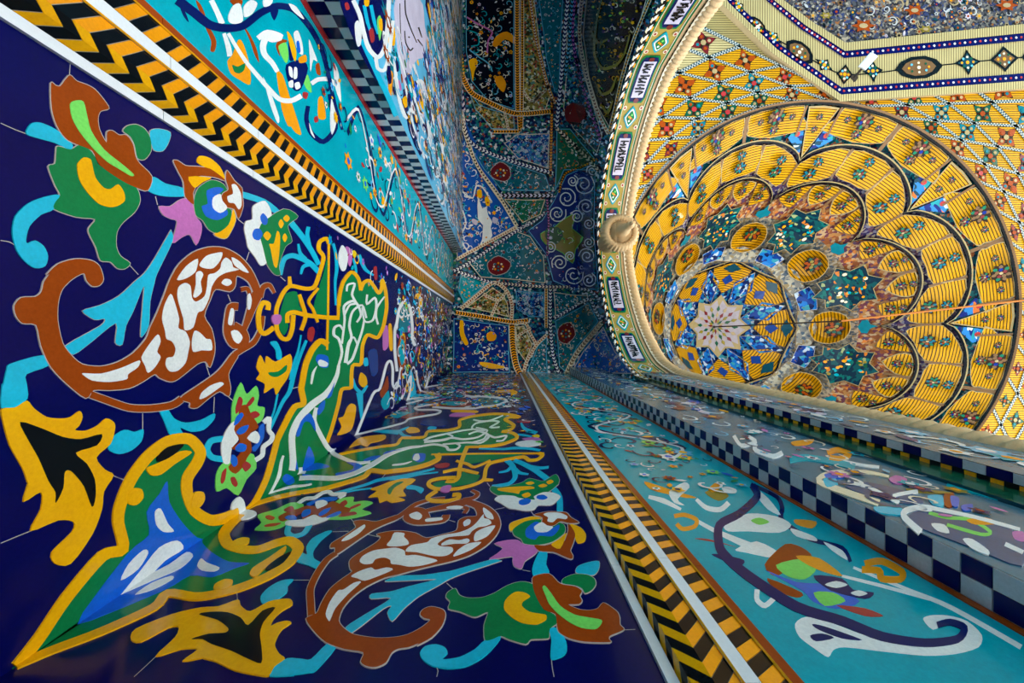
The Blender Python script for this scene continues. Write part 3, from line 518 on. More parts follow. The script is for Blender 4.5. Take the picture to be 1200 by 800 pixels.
# ------------------------------------------------------------------ raised chevron border
def bordure(wall, idx, label):
    sf = wall['surf']; org = wall['org']; dist = wall['dist']; top = wall['top']
    def tu(ua, n): return org + (ua - org) * (1 - n / dist)      # seen position -> true position for a part standing proud
    root = empty('trim_%d' % idx); tag(root, label, kind='structure')
    f = wall['f']; prof = [(f[0], .004), (f[1], .030), (f[2], .042), (f[3], .026)]
    pr = [(tu(u, n), n) for u, n in prof]
    w1 = (tu(wall['white1'][0], .008), tu(wall['white1'][1], .012))
    w2 = (tu(f[3] + .001, .03), tu(wall['white2'], .03)); yb = (tu(wall['white2'] + .001, .026), tu(wall['yb'], .006)); br = (tu(wall['yb'] + .001, .008), tu(wall['brown'], .008))
    def seglist(v0, v1, ln):
        n = max(1, int((v1 - v0) / ln)); return [(v0 + (v1 - v0) * i / n, v0 + (v1 - v0) * (i + 1) / n - .003) for i in range(n)]
    for nm, (a, b), n in (('white_strip', w1, .010), ('white_strip', w2, .031), ('brown_strip', br, .008)):
        mt = 'strip' if nm == 'white_strip' else 'brown'
        for v0, v1 in seglist(.35, 2.6, .45) + seglist(2.603, top, 1.6): box_uvn(nm, sf, a, b, v0, v1, 0, n, mt, root)
    bd = .0024
    # backing under the chevrons
    a = Acc()
    for (u0, n0), (u1, n1) in zip(pr[:-1], pr[1:]):
        a.quad([sf(u0, .35, n0 - bd), sf(u1, .35, n1 - bd), sf(u1, top, n1 - bd), sf(u0, top, n0 - bd)], 'joint')
    a.quad([sf(w2[0], .35, .003), sf(yb[1], .35, .0035), sf(yb[1], top, .0035), sf(w2[0], top, .003)], 'joint')
    a.quad([sf(yb[0], .35, .024), sf(yb[1], .35, .004), sf(yb[1], top, .004), sf(yb[0], top, .024)], 'joint')
    a.build('border_bed', root)
    p = wall['pitch']; rest = Acc()
    rd = (.43, .62) if idx == 1 else (.75, .23); ys = 1.05 if idx == 1 else .8
    facets = [(pr[0], pr[1], -1), (pr[1], pr[2], 1), (pr[2], pr[3], -1)]
    for k in range(int((top - .4) / (p / 2))):
        v0 = .4 + k * p / 2; v1 = v0 + p / 2 - .0025
        for fi, ((u0, n0), (u1, n1), sg) in enumerate(facets):
            sl = sg * p * .42; base = 0 if fi == 0 else (facets[0][2] * p * .42 if fi == 1 else 0)
            e0 = [-p * .4, 0, -p * rd[0]][fi]; e1 = [0, -p * rd[0], p * rd[1]][fi]
            mt = ('yellow' if fi != 2 else 'orange') if k % 2 == 0 else 'black'
            vs = [sf(u0, v0 + e0, n0), sf(u1, v0 + e1, n1), sf(u1, v1 + e1, n1), sf(u0, v1 + e0, n0)]
            bs = [sf(u0, v0 + e0, n0 - bd), sf(u1, v0 + e1, n1 - bd), sf(u1, v1 + e1, n1 - bd), sf(u0, v1 + e0, n0 - bd)]
            fc = [(0, 1, 2, 3)] + [(i, (i+1) % 4, 4 + (i+1) % 4, 4 + i) for i in range(4)]
            if v0 < 2.0: new_obj('chevron_tile', vs + bs, fc, mt, root)
            else: rest.quad(vs, mt)
        u0, n0, u1, n1 = yb[0], .028, yb[1], .007
        mt = 'orange' if k % 2 == 0 else 'black'
        vs = [sf(u0, v0, n0), sf(u1, v0 + p * ys, n1), sf(u1, v1 + p * ys, n1), sf(u0, v1, n0)]; bs = [sf(u0, v0, n0-bd), sf(u1, v0 + p*ys, n1-bd), sf(u1, v1 + p*ys, n1-bd), sf(u0, v1, n0-bd)]
        if v0 < 2.0: new_obj('border_tile', vs + bs, [(0, 1, 2, 3)] + [(i, (i+1) % 4, 4 + (i+1) % 4, 4 + i) for i in range(4)], mt, root)
        else: rest.quad(vs, mt)
    rest.build('chevron_tile', root, 'stuff')
    # gilded arrises
    for (u, n) in ((pr[3][0], pr[3][1] + .004), (yb[1], .010)):
        r = .0035; a = Acc()
        vs = [(u - r, n), (u, n + r), (u + r, n), (u, n - r)]
        for i in range(4):
            (ua, na), (ub, nb) = vs[i], vs[(i+1) % 4]; a.quad([sf(ua, .35, na), sf(ub, .35, nb), sf(ub, top, nb), sf(ua, top, na)], 'gold')
        a.build('gilt_edge', root)
    return root
bordure(LEFT, 1, 'black and yellow chevron border between white strips on the lit wall')
bordure(RIGHT, 2, 'black and yellow chevron border with gilt edges on the shaded wall')

# ------------------------------------------------------------------ turquoise band beyond the border
for w in (LEFT, RIGHT):
    box_uvn('turquoise_field', w['surf'], w['brown'] - .004, w['step'], .3, w['top'], 0, .004, 'turq', w['wall'])
    nn = .004
    edge = (w['step'] - .045, w['step'] - .002) if w is LEFT else (w['step'] - .022, w['step'] - .001)
    for i in range(5): box_uvn('edge_strip', w['surf'], edge[0], edge[1], .3 + i * 1.7, .3 + (i + 1) * 1.7 - .004, 0, .009, 'red' if w is LEFT else 'brown', w['wall'])
# drawing read on the shaded wall
BAND_R = [
 ('', 'tile_stroke', 'navy2', 3, None, 0, 'U245,110 U262,150 U200,210 U130,250 U128,320 U150,360 U230,430 U400,540 U560,590 U700,645 U850,668 U965,655 U990,615 U940,595 U895,605', (8, 12, 7)),
 ('wc', 'tile_leaf', 'white', 2, None, 0, 'U395,600 U435,575 U520,595 U640,640 U780,670 U900,672 U975,645 U985,615 U930,600 U880,620 U845,583 U870,570 U930,570 U1000,590 U1052,640 U1040,682 U960,706 U850,712 U700,697 U570,682 U530,692 U512,717 U470,692 U410,645'),
 ('', 'tile_inlay', 'navy2', 2.6, 'wc', 0, 'U455,602 U500,610 U630,657 U560,652 U480,622'),
 ('', 'tile_inlay', 'navy2', 2.6, 'wc', 0, 'U448,642 U490,635 U532,650 U470,662'),
 ('', 'tile_petal', 'brown', 2, None, 0, 'U288,390 U360,318 U420,330 U455,362 U400,382 U330,432'),
 ('', 'tile_petal', 'lgreen', 2.2, None, 0, 'U328,392 U420,370 U472,402 U430,442 U370,432'),
 ('', 'tile_petal', 'blue', 2, None, 0, 'U290,410 U400,452 U520,462 U622,520 U540,547 U460,522 U420,482'),
 ('', 'tile_petal', 'orange', 2.4, None, 0, 'U398,360 U480,368 U562,430 U500,417 U440,392'),
 ('', 'tile_petal', 'lgreen', 2.4, None, 0, 'U460,490 U530,490 U572,520 U500,537'),
 ('', 'tile_petal', 'navy2', 2.6, None, 0, 'U460,430 U560,440 U600,480 U672,490 U640,512 U520,482'),
 ('', 'tile_petal', 'white', 3, None, 0, 'U500,462 U540,450 U580,463 U540,474'),
 ('', 'tile_petal', 'white', 3, None, 0, 'U590,492 U620,483 U650,494 U620,503'),
 ('', 'tile_petal', 'red', 2.2, None, 0, 'U540,535 U640,545 U705,572 U640,572'),
 ('', 'tile_petal', 'brown', 2, None, 0, 'U298,438 U420,490 U400,507 U330,482'),
 ('', 'tile_stem', 'white', 2, None, 0, 'U262,478 U262,515 U290,535 U330,500', 6),
 ('', 'tile_petal', 'orange', 2.2, None, 0, 'U640,388 U700,378 U770,415 U765,442 U700,440 U690,412 U630,408', 8),
 ('', 'tile_stem', 'white', 1.6, None, 0, 'U600,400 U800,482 U950,545 U1190,682', (3, 5, 6)),
 ('', 'tile_stem', 'white', 1.6, None, 0, 'U560,430 U700,465 U870,512', (3, 4, 4)),
 ('', 'tile_petal', 'white', 2.2, None, 0, 'U148,250 U230,210 U330,220 U382,250 U340,277 U230,272 U160,272'),
 ('', 'tile_inlay', 'lgreen', 3, None, 0, 'U240,235 U270,225 U305,240 U270,250'),
 ('', 'tile_petal', 'white', 2.2, None, 0, 'U245,112 U300,155 U345,215 U300,195 U262,150'),
 ('', 'tile_stem', 'navy2', 2, None, 0, 'U240,105 U330,150 U350,190 U350,235 U450,300 U560,330 U590,380', (4, 6, 4)),
 ('', 'tile_petal', 'white', 2.6, None, 0, 'U380,262 U460,290 U470,308 U400,290'),
 ('', 'tile_petal', 'white', 2.6, None, 0, 'U495,310 U560,340 U580,375 U530,345'),
 ('', 'tile_petal', 'white', 2, None, 0, 'U185,337 U260,308 U342,350 U320,367 U220,347'),
 ('', 'tile_stem', 'white', 1.6, None, 0, 'U140,285 U250,340', 4),
 ('', 'tile_petal', 'orange', 2, None, 0, 'U395,230 U470,238 U455,262 U400,248'),
 ('', 'tile_petal', 'orange', 2, None, 0, 'Y700,230 Y760,222 Y830,250 Y820,290 Y750,305 Y715,275', 5),
 ('', 'tile_petal', 'orange', 2, None, 0, 'Y525,25 Y640,60 Y720,85 Y830,120 Y760,120 Y640,95 Y560,70'),
 ('', 'tile_stem', 'white', 1.8, None, 0, 'Y550,115 Y640,140 Y740,190', (4, 6, 3)),
 ('', 'tile_petal', 'white', 2.2, None, 0, 'Y670,85 Y760,30 Y790,60 Y720,130 Y760,165 Y700,150'),
 ('', 'tile_stem', 'white', 1.8, None, 0, 'Y830,130 Y890,180 Y970,190 Y1020,150', (4, 6, 6)),
 ('', 'tile_petal', 'olive', 2.2, None, 0, 'Y880,90 Y960,70 Y1020,110 Y960,140'),
 ('', 'tile_petal', 'orange', 2.6, None, 0, 'Y900,70 Y950,30 Y970,60 Y930,90'),
 ('', 'tile_petal', 'white', 2.2, None, 0, 'Y980,60 Y1060,70 Y1060,95 Y1000,90'),
 ('', 'tile_petal', 'red', 1.8, None, 0, 'Y820,362 Y900,365 Y1060,410 Y950,385'),
 ('', 'tile_stem', 'white', 1.8, None, 0, 'Y830,255 Y950,320 Y1180,410', (4, 5, 5)),
 ('', 'tile_leaf', 'navy2', 2.4, None, 0, 'Y920,455 Y1000,460 Y1110,490 Y1090,520 Y1000,495'),
]
BAND_L = [
 ('', 'tile_stroke', 'navy2', 3, None, 0, 'S230,0 S330,75 S420,145 S520,165 S620,150 S720,75 S820,35 S920,60 S1010,160 S1080,290 S1120,440 S1150,580 S1200,760', (11, 8, 3)),
 ('', 'tile_leaf', 'navy2', 2.6, None, 0, 'S240,20 S275,70 S297,130 S265,90'),
 ('', 'tile_leaf', 'navy2', 2.8, None, 0, 'S775,60 S800,120 S825,60 S800,40'),
 ('', 'tile_leaf', 'brown', 2, None, 0, 'S340,0 S370,30 S395,90 S380,100 S355,50'),
 ('', 'tile_leaf', 'brown', 2, None, 0, 'S390,145 S425,170 S460,240 S450,300 S425,298 S430,240'),
 ('', 'tile_leaf', 'brown', 2, None, 0, 'S622,160 S650,190 S695,280 S712,365 S685,320 S655,230'),
 ('', 'tile_stem', 'white', 2, None, 0, 'S430,0 S465,70 S495,140', (6, 6, 7)),
 ('', 'tile_stem', 'white', 2, None, 0, 'S505,195 S530,270 S540,330', (4, 6, 6)),
 ('', 'tile_stem', 'white', 2.4, None, 0, 'S530,195 S580,280 S640,370 S700,440 S760,510 S830,580 S900,590 S960,560', (4, 5, 6)),
 ('', 'tile_petal', 'white', 3.4, None, 0, 'S530,90 S560,30 S600,25 S615,120 S570,140 S535,130'),
 ('', 'tile_petal', 'brown', 3.2, None, 0, 'S540,0 S610,0 S600,40 S560,30'),
 ('', 'tile_petal', 'white', 3.4, None, 0, 'S620,40 S660,0 S700,20 S670,80 S625,100'),
 ('', 'tile_petal', 'white', 3.4, None, 0, 'S735,0 S790,0 S775,30 S740,40'),
 ('', 'tile_petal', 'white', 3.4, None, 0, 'S885,20 S930,40 S975,110 S950,100 S905,60'),
 ('dr', 'tile_petal', 'orange', 2.2, None, 0, 'S525,360 S555,320 S590,232 S620,260 S655,380 S660,495 S600,470 S545,430'),
 ('', 'tile_inlay', 'green', 3, 'dr', 0, 'S553,380 S585,390 S628,370 S622,410 S595,430 S565,420'),
 ('', 'tile_stem', 'white', 2, None, 0, 'S705,225 S760,190 S840,215 S790,230 S755,215 S735,270 S745,320 S790,370 S820,420', (6, 8, 5)),
 ('', 'tile_petal', 'lgreen', 2.2, None, 0, 'S825,270 S870,250 S885,330 S870,370 S840,320'),
 ('', 'tile_petal', 'brown', 2, None, 0, 'S810,270 S835,230 S880,240 S830,270 S835,330'),
 ('', 'tile_petal', 'navy2', 2.2, None, 0, 'S885,240 S910,290 S915,350 S890,350'),
 ('', 'tile_petal', 'yellow', 2.4, None, 0, 'S875,185 S905,220 S930,300 S925,360 S905,320'),
 ('', 'tile_petal', 'white', 2.2, None, 0, 'S915,200 S940,180 S965,250 S970,320 S940,300'),
 ('', 'tile_petal', 'blue', 2.6, None, 0, 'S930,250 S945,240 S955,300 S940,310'),
 ('', 'tile_petal', 'orange', 2.6, None, 0, 'S945,340 S985,320 S990,360 S950,370'),
 ('', 'tile_petal', 'navy2', 2.0, None, 0, 'S870,380 S960,350 S1000,400 S960,520 S920,530 S880,470'),
 ('', 'tile_petal', 'white', 2.6, None, 0, 'S885,390 S905,400 S910,455 S890,440'),
 ('', 'tile_petal', 'white', 2.6, None, 0, 'S918,395 S935,400 S935,455 S915,460'),
 ('', 'tile_petal', 'white', 2.6, None, 0, 'S885,480 S910,470 S912,510 S890,510'),
 ('', 'tile_petal', 'white', 2.6, None, 0, 'S920,490 S945,480 S955,510 S930,525'),
 ('', 'tile_petal', 'lgreen', 2.2, None, 0, 'S965,450 S1000,440 S1022,540 S990,520'),
 ('', 'tile_petal', 'red', 2.4, None, 0, 'S970,540 S1000,545 S990,580 S970,570'),
 ('', 'tile_petal', 'orange', 2.2, None, 0, 'S815,420 S850,440 S890,560 S930,680 S960,785 S930,780 S900,740 S860,640 S830,540'),
 ('', 'tile_petal', 'orange', 2.4, None, 0, 'S840,560 S870,640 S900,730 S880,735 S845,640'),
 ('', 'tile_petal', 'white', 2.2, None, 0, 'S1005,230 S1030,290 S1055,360 S1030,350 S1015,420 S1010,330'),
 ('', 'tile_petal', 'white', 2.2, None, 0, 'S735,450 S790,570 S830,690 S820,720 S780,620'),
 ('', 'tile_petal', 'brown', 2.2, None, 0, 'S1045,380 S1065,370 S1075,440 S1050,430'),
 ('', 'tile_stem', 'white', 2.0, None, 0, 'S1020,490 S1060,465 S1120,465 S1170,500', (5, 5, 5)),
 ('', 'tile_petal', 'white', 2.2, None, 0, 'S1150,370 S1180,430 S1195,600 S1160,510'),
 ('', 'tile_petal', 'orange', 2.3, None, 0, 'S1060,580 S1085,570 S1105,690 S1060,690'),
 ('', 'tile_petal', 'red', 2.3, None, 0, 'S1035,690 S1055,680 S1060,710 S1040,718'),
 ('', 'tile_stroke', 'navy2', 2.4, None, 0, 'S1000,620 S990,700 S1020,780 X378,166 X392,150 X388,125 S1130,550', (5, 6, 6)),
 ('', 'tile_petal', 'white', 2.8, None, 0, 'S1005,720 S1020,760 S1040,810 S1015,780'),
 ('', 'tile_petal', 'white', 2.8, None, 0, 'S1135,580 S1155,620 S1165,720 S1140,790 S1130,720'),
]
def draw_list(lst, wall, conv, xf=None):
    keys = {}
    for it in lst:
        key, name, mat, lay, pk, out, pts = it[:7]; lay += 1.2
        par = keys.get(pk, wall['wall'])
        if len(it) > 7: o = tile_stroke(wall, P(pts), it[7], conv, mat, name, lay, par, out, xf)
        else: o = tile_poly(wall, P(pts), conv, mat, name, lay, par, out, xf)
        if key: keys[key] = o
draw_list(BAND_R, RIGHT, uv_right)
draw_list(BAND_L, LEFT, uv_left)
PALT = (['white', 'navy2', 'navy2', 'white'], ['orange', 'yellow', 'white', 'lgreen', 'white', 'brown', 'sky'], ['red', 'blue', 'green', 'yellow', 'navy2'])
for w, lo, sd in ((LEFT, 2.75, 31), (RIGHT, 2.35, 37)):
    a = Acc(); u0, u1 = w['brown'] + .01, w['step'] - .05
    flora(a, w['surf'], [(u0, lo), (u1, lo), (u1, w['top']), (u0, w['top'])], 260, .075, .0075, PALT, sd, curls=.4, mind=.8, ratio=1.3)
    if w is RIGHT: flora(a, w['surf'], [(u0 + .04, 1.85), (u1, 1.7), (u1, 2.4), (u0 + .04, 2.4)], 36, .05, .0095, PALT, 71, curls=.3, mind=.95)
    else: flora(a, w['surf'], [(1.95, 2.35), (u1, 2.2), (u1, 2.75), (1.85, 2.75)], 30, .045, .0095, PALT, 72, curls=.3, mind=.95)
    for k in range(5):                             # long serpentine vine up the band
        vv = lo + k * 1.05; um = (u0 + u1) / 2; r = (u1 - u0) * .42
        a.stroke(w['surf'], [(um + r * math.sin(t * 1.25), vv + t * .21) for t in range(6)], .035, .007, 'navy2', 4)
        a.stroke(w['surf'], [(um + r * .9 * math.sin(t * 1.25 + .4), vv + t * .21) for t in range(6)], .02, .0085, 'white', 4)
    a.build('tile_flowers', w['wall'], 'stuff')

# ------------------------------------------------------------------ stepped-out faces with chequered returns
def return_face(wall, u, n0, n1, rows, t, vlo, vhi, vind, mats, base_mat):
    """a face that turns out of the wall at u, from n0 to n1, covered in square tiles"""
    sf = wall['surf']; root = empty('chequered_return'); root.parent = wall['wall']
    vs = [sf(u + .003, vlo, n0 - .002), sf(u + .003, vlo, n1), sf(u + .003, vhi, n1), sf(u + .003, vhi, n0 - .002)]
    new_obj('return_bed', vs, [(0, 1, 2, 3)], base_mat, root)
    rest = Acc(); nr = len(rows)
    for r, (na, nb, off, ma, mb, tt) in enumerate(rows):
        k = 0; v = vlo
        while v < vhi:
            v1 = min(v + tt - .004, vhi); mt = ma if (k + off) % 2 == 0 else mb
            q = [sf(u, v, na), sf(u, v, nb - .002), sf(u, v1, nb - .002), sf(u, v1, na)]; b = [sf(u + .004, v, na), sf(u + .004, v, nb - .002), sf(u + .004, v1, nb - .002), sf(u + .004, v1, na)]
            if v < vind: new_obj('chequer_tile', q + b, [(0, 1, 2, 3)] + [(i, (i+1) % 4, 4 + (i+1) % 4, 4 + i) for i in range(4)], mt, root)
            else: rest.quad(q, mt)
            v += tt; k += 1
    rest.build('chequer_tile', root, 'stuff')
T = LEFT['tile']; u = LEFT['step']; n2 = LEFT['n2']
box_uvn('raised_panel', surf_left, u + .004, 9.2, VLO, 8.9, 0, n2, 'sky', wl)
return_face(LEFT, u, .009, n2, [(.010, n2 / 2, 0, 'strip', 'navy', T), (n2 / 2, n2, 1, 'strip', 'navy', T)], T, 1.9, 8.8, 4.2, None, 'joint')  # pale tiles lighter than the right wall's grey: lit look put into the colour
T = RIGHT['tile']; u = RIGHT['step']; n2 = RIGHT['n2']
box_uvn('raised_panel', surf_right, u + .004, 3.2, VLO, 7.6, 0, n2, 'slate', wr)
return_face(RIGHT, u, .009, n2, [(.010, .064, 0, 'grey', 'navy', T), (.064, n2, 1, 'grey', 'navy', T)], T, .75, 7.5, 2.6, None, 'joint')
u3, n3 = 2.836, .189
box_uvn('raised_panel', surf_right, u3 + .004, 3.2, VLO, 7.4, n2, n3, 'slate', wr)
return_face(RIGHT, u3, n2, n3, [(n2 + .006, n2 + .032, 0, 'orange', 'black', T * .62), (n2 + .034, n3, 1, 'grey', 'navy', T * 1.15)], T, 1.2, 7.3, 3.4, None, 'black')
box_uvn('white_strip', surf_right, u3 - .02, u3 - .006, .8, 7.3, n2, n2 + .006, 'strip', wr)

# raised panel on the lit wall: fields and motifs
def on_left2(u, v, n): return surf_left(u, v, LEFT['n2'] + n)
def uv_left2(p):
    k = 1 - LEFT['n2']; return (DB + (ZY - p[1]) * k / (ZX - p[0]), FPX * k / (ZX - p[0]))
L2 = dict(surf=on_left2, wall=wl)
PANEL2 = [
 ('', 'tile_field', 'navy', .6, None, 0, 'W90,0 W170,0 W200,110 W240,260 W300,400 W330,470 W300,470 W230,350 W170,230 W130,130'),
 ('', 'tile_petal', 'white', 1.4, None, 0, 'W175,140 W195,120 W215,180 W210,260 W190,270 W178,210'),
 ('', 'tile_petal', 'red', 1.4, None, 0, 'W115,20 W135,15 W145,50 W125,60'),
 ('md', 'tile_field', 'navy', .8, None, 0, 'W205,0 W365,0 W360,120 W350,250 W320,320 W290,310 W250,220 W220,120'),
 ('', 'tile_band', 'white', 1.6, None, 0, 'W165,0 W205,90 W225,180 W255,280 W310,335 W350,280 W368,150 W375,0', 5),
 ('', 'tile_band', 'white', 1.6, None, 0, 'W300,340 W310,400 W350,410 W375,330 W400,120', 4),
 ('', 'tile_stem', 'cyan', 1.8, 'md', 0, 'W230,30 W250,130 W280,220', (4, 4, 2)),
 ('', 'tile_stem', 'cyan', 1.8, 'md', 0, 'W270,30 W290,130 W310,200', (4, 4, 2)),
 ('', 'tile_petal', 'yellow', 1.8, 'md', 0, 'W230,0 W260,0 W255,35 W235,35'),
 ('', 'tile_petal', 'red', 1.8, 'md', 0, 'W258,180 W280,165 W292,230 W272,250'),
 ('', 'tile_petal', 'lgreen', 1.8, 'md', 0, 'W305,120 W325,90 W335,160 W320,240'),
 ('', 'tile_petal', 'yellow', 2.0, 'md', 0, 'W315,120 W335,110 W338,180 W320,170'),
 ('cal', 'tile_field', 'lav', 1.0, None, 0, 'W415,0 W560,0 W585,120 W590,320 W540,350 W505,420 W490,510 W465,490 W440,380 W420,200'),
 ('', 'tile_stroke', 'black', 1.8, 'cal', 0, 'W470,0 W475,80 W505,170 W540,250', (1.5, 1.5, 1)),
 ('', 'tile_stroke', 'black', 1.8, 'cal', 0, 'W468,180 W475,250 W500,295 W518,280', (1, 1.6, 1.6)),
 ('', 'tile_stroke', 'black', 1.8, 'cal', 0, 'W550,160 W570,220', (2, 1.5, 1)),
 ('', 'tile_stroke', 'black', 1.8, 'cal', 0, 'W545,230 W575,270', (1.4, 1.4, 1)),
 ('', 'tile_stroke', 'black', 1.8, 'cal', 0, 'W440,20 W445,200 W460,330', (.8, .8, .8)),
 ('', 'tile_stroke', 'black', 1.8, 'cal', 0, 'W490,215 W498,220', (1.6, 1.6, 1.6)),
 ('', 'tile_band', 'cyan', 1.2, None, 0, 'W215,230 W270,350 W320,460 W370,560 W420,680', 6),
 ('', 'tile_band', 'white', 1.6, None, 0, 'W410,330 W420,470 W440,590 W480,690 W520,600 W540,490 W570,480 W600,590', 4),
 ('', 'tile_field', 'navy', .8, None, 0, 'W440,560 W470,520 W500,560 W490,650 W460,640'),
 ('', 'tile_petal', 'yellow', 1.4, None, 0, 'W455,580 W480,560 W485,620 W465,630'),
 ('', 'tile_petal', 'yellow', 1.4, None, 0, 'W540,560 W570,520 W580,640 W555,640'),
 ('', 'tile_petal', 'yellow', 1.4, None, 0, 'W385,180 W410,160 W412,260 W390,260'),
 ('', 'tile_petal', 'orange', 1.4, None, 0, 'W375,420 W400,430 W390,560 W375,520'),
 ('', 'tile_petal', 'pink', 1.4, None, 0, 'W420,480 W450,470 W450,540 W430,540'),
]
draw_list(PANEL2, L2, uv_left2)
a = Acc(); PALB = (['white', 'sky', 'white', 'navy'], ['navy', 'blue', 'white', 'turq', 'yellow', 'lav', 'sky', 'brown'], ['yellow', 'red', 'white', 'navy', 'green'])
flora(a, on_left2, [(2.42, 3.0), (2.9, 2.6), (3.3, 4.4), (6.9, 5.3), (8.9, 6.2), (8.9, 8.8), (2.42, 8.8)], 520, .22, .003, (['navy', 'teal', 'white'], ['navy', 'teal', 'turq', 'white', 'dblue', 'lav'], ['white', 'yellow', 'navy']), 54, curls=.45, mind=.6, ratio=2.6)
flora(a, on_left2, [(2.42, 3.0), (2.9, 2.6), (3.3, 4.4), (6.9, 5.3), (8.9, 6.2), (8.9, 8.8), (2.42, 8.8)], 1500, .10, .006, PALB, 55, curls=.42, mind=.7, ratio=2.0)
flora(a, on_left2, [(2.40, 1.9), (3.6, 1.9), (3.6, 4.6), (2.40, 3.1)], 170, .075, .0004, (['navy', 'white', 'teal'], ['navy', 'turq', 'white', 'dblue', 'yellow', 'teal'], ['white', 'yellow', 'red']), 56, curls=.4, mind=.7, ratio=1.2, st=.0002)
a.build('tile_flowers', wl, 'stuff')

# raised panels on the shaded wall
def on_right2(u, v, n): return surf_right(u, v, RIGHT['n2'] + n)
def uv_right2(p):
    k = DB - RIGHT['n2']; return (1 + k * (p[0] - ZX) / (p[1] - ZY), FPX * k / (p[1] - ZY))
R2 = dict(surf=on_right2, wall=wr)
PANEL2R = [
 ('na', 'tile_field', 'steel', .6, None, 0, 'Z720,590 Z760,560 Z860,560 Z1000,600 Z1190,660 Z1190,790 Z1000,720 Z840,660 Z740,620'),
 ('', 'tile_band', 'white', 1.4, None, 0, 'Z770,650 Z705,590 Z710,560 Z780,545 Z860,560 Z1000,590 Z1180,640', (8, 5, 4)),
 ('', 'tile_petal', 'white', 1.4, 'na', 0, 'Z815,615 Z870,620 Z890,655 Z840,645'),
 ('', 'tile_petal', 'white', 1.4, 'na', 0, 'Z945,680 Z985,680 Z1050,725 Z1050,745 Z985,720'),
 ('', 'tile_petal', 'lgreen', 1.2, 'na', 0, 'Z805,570 Z880,590 Z980,600 Z1060,650 Z1020,660 Z880,620', 4),
 ('', 'tile_petal', 'orange', 1.4, 'na', 0, 'Z960,600 Z1040,590 Z1090,615 Z1000,620'),
 ('', 'tile_petal', 'pink', 1.4, 'na', 0, 'Z1150,650 Z1195,650 Z1198,690 Z1160,680'),
 ('nb', 'tile_field', 'steel', .6, None, 0, 'Z460,460 Z520,440 Z640,460 Z760,500 Z780,530 Z690,530 Z560,500'),
 ('', 'tile_band', 'cream', 1.4, None, 0, 'Z600,530 Z480,490 Z350,440 Z400,405 Z540,400 Z640,420', (8, 6, 3)),
 ('', 'tile_stem', 'white', 1.6, 'nb', 0, 'Z470,440 Z570,470 Z680,530 Z660,500 Z760,480', 4),
 ('', 'tile_petal', 'cyan', 1.4, None, 0, 'Z580,545 Z690,550 Z700,580 Z600,570'),
 ('', 'tile_petal', 'cyan', 1.4, None, 0, 'Z800,500 Z860,500 Z865,545 Z820,535'),
 ('', 'tile_petal', 'brown', 1.4, None, 0, 'Z870,490 Z910,490 Z900,545 Z870,540'),
 ('', 'tile_petal', 'blue', 1.5, None, 0, 'Z895,500 Z930,510 Z925,545 Z900,540'),
 ('', 'tile_petal', 'blue', 1.5, None, 0, 'Z940,540 Z985,535 Z980,560 Z945,560'),
 ('', 'tile_petal', 'pink', 1.4, None, 0, 'Z640,430 Z670,415 Z715,430 Z700,450 Z660,448'),
 ('', 'tile_petal', 'cyan', 1.4, None, 0, 'Z370,430 Z410,420 Z430,450 Z385,465'),
 ('', 'tile_petal', 'blue', 1.5, None, 0, 'Z375,410 Z440,405 Z455,425 Z390,428'),
 ('', 'tile_petal', 'orange', 1.4, None, 0, 'Z385,320 Z430,308 Z480,325 Z440,345 Z395,340', 6),
 ('', 'tile_petal', 'orange', 1.4, None, 0, 'Z240,275 Z330,265 Z310,285 Z250,290'),
 ('', 'tile_petal', 'orange', 1.4, None, 0, 'Z780,400 Z880,415 Z965,445 Z900,450 Z820,425'),
 ('', 'tile_petal', 'olive', 1.4, None, 0, 'Z710,470 Z860,480 Z900,490 Z760,485'),
 ('', 'tile_band', 'white', 1.4, None, 0, 'Z0,250 Z30,290 Z90,275 Z60,255', 4),
 ('', 'tile_band', 'white', 1.4, None, 0, 'Z90,285 Z90,310 Z160,335 Z200,320', 5),
 ('', 'tile_stem', 'turq', 1.2, None, 0, 'Z230,350 Z300,340 Z420,360 Z500,380', 7),
 ('', 'tile_stem', 'turq', 1.2, None, 0, 'Z880,450 Z1000,480 Z1190,530', 7),
 ('', 'tile_stem', 'white', 1.4, None, 0, 'Z430,350 Z520,370 Z600,380', 3),
 ('', 'tile_stem', 'white', 1.4, None, 0, 'Z1120,700 Z1195,735', 5),
]
draw_list(PANEL2R, R2, uv_right2)
a = Acc()
flora(a, on_right2, [(2.22, 2.2), (2.81, 3.4), (2.81, 7.4), (2.22, 7.4)], 190, .09, .003, PALB, 61, curls=.45, mind=.75, ratio=1.4)
flora(a, on_right2, [(2.22, 1.2), (2.81, 1.4), (2.81, 3.4), (2.22, 2.2)], 80, .05, .0052, (['white', 'steel', 'cream'], ['steel', 'white', 'turq', 'navy2', 'olive', 'pink', 'sky'], ['orange', 'white', 'navy2', 'red']), 62, curls=.45, mind=.7, ratio=1.3)
def on_right3(u, v, n): return surf_right(u, v, n3 + n)
flora(a, on_right3, [(2.86, 1.5), (3.15, 1.5), (3.15, 7.2), (2.86, 7.2)], 210, .085, .003, (['white', 'sky'], ['navy', 'turq', 'white', 'sky', 'lav', 'dblue'], ['white', 'orange', 'navy']), 63, curls=.45, mind=.7, ratio=1.5)
a.build('tile_flowers', wr, 'stuff')

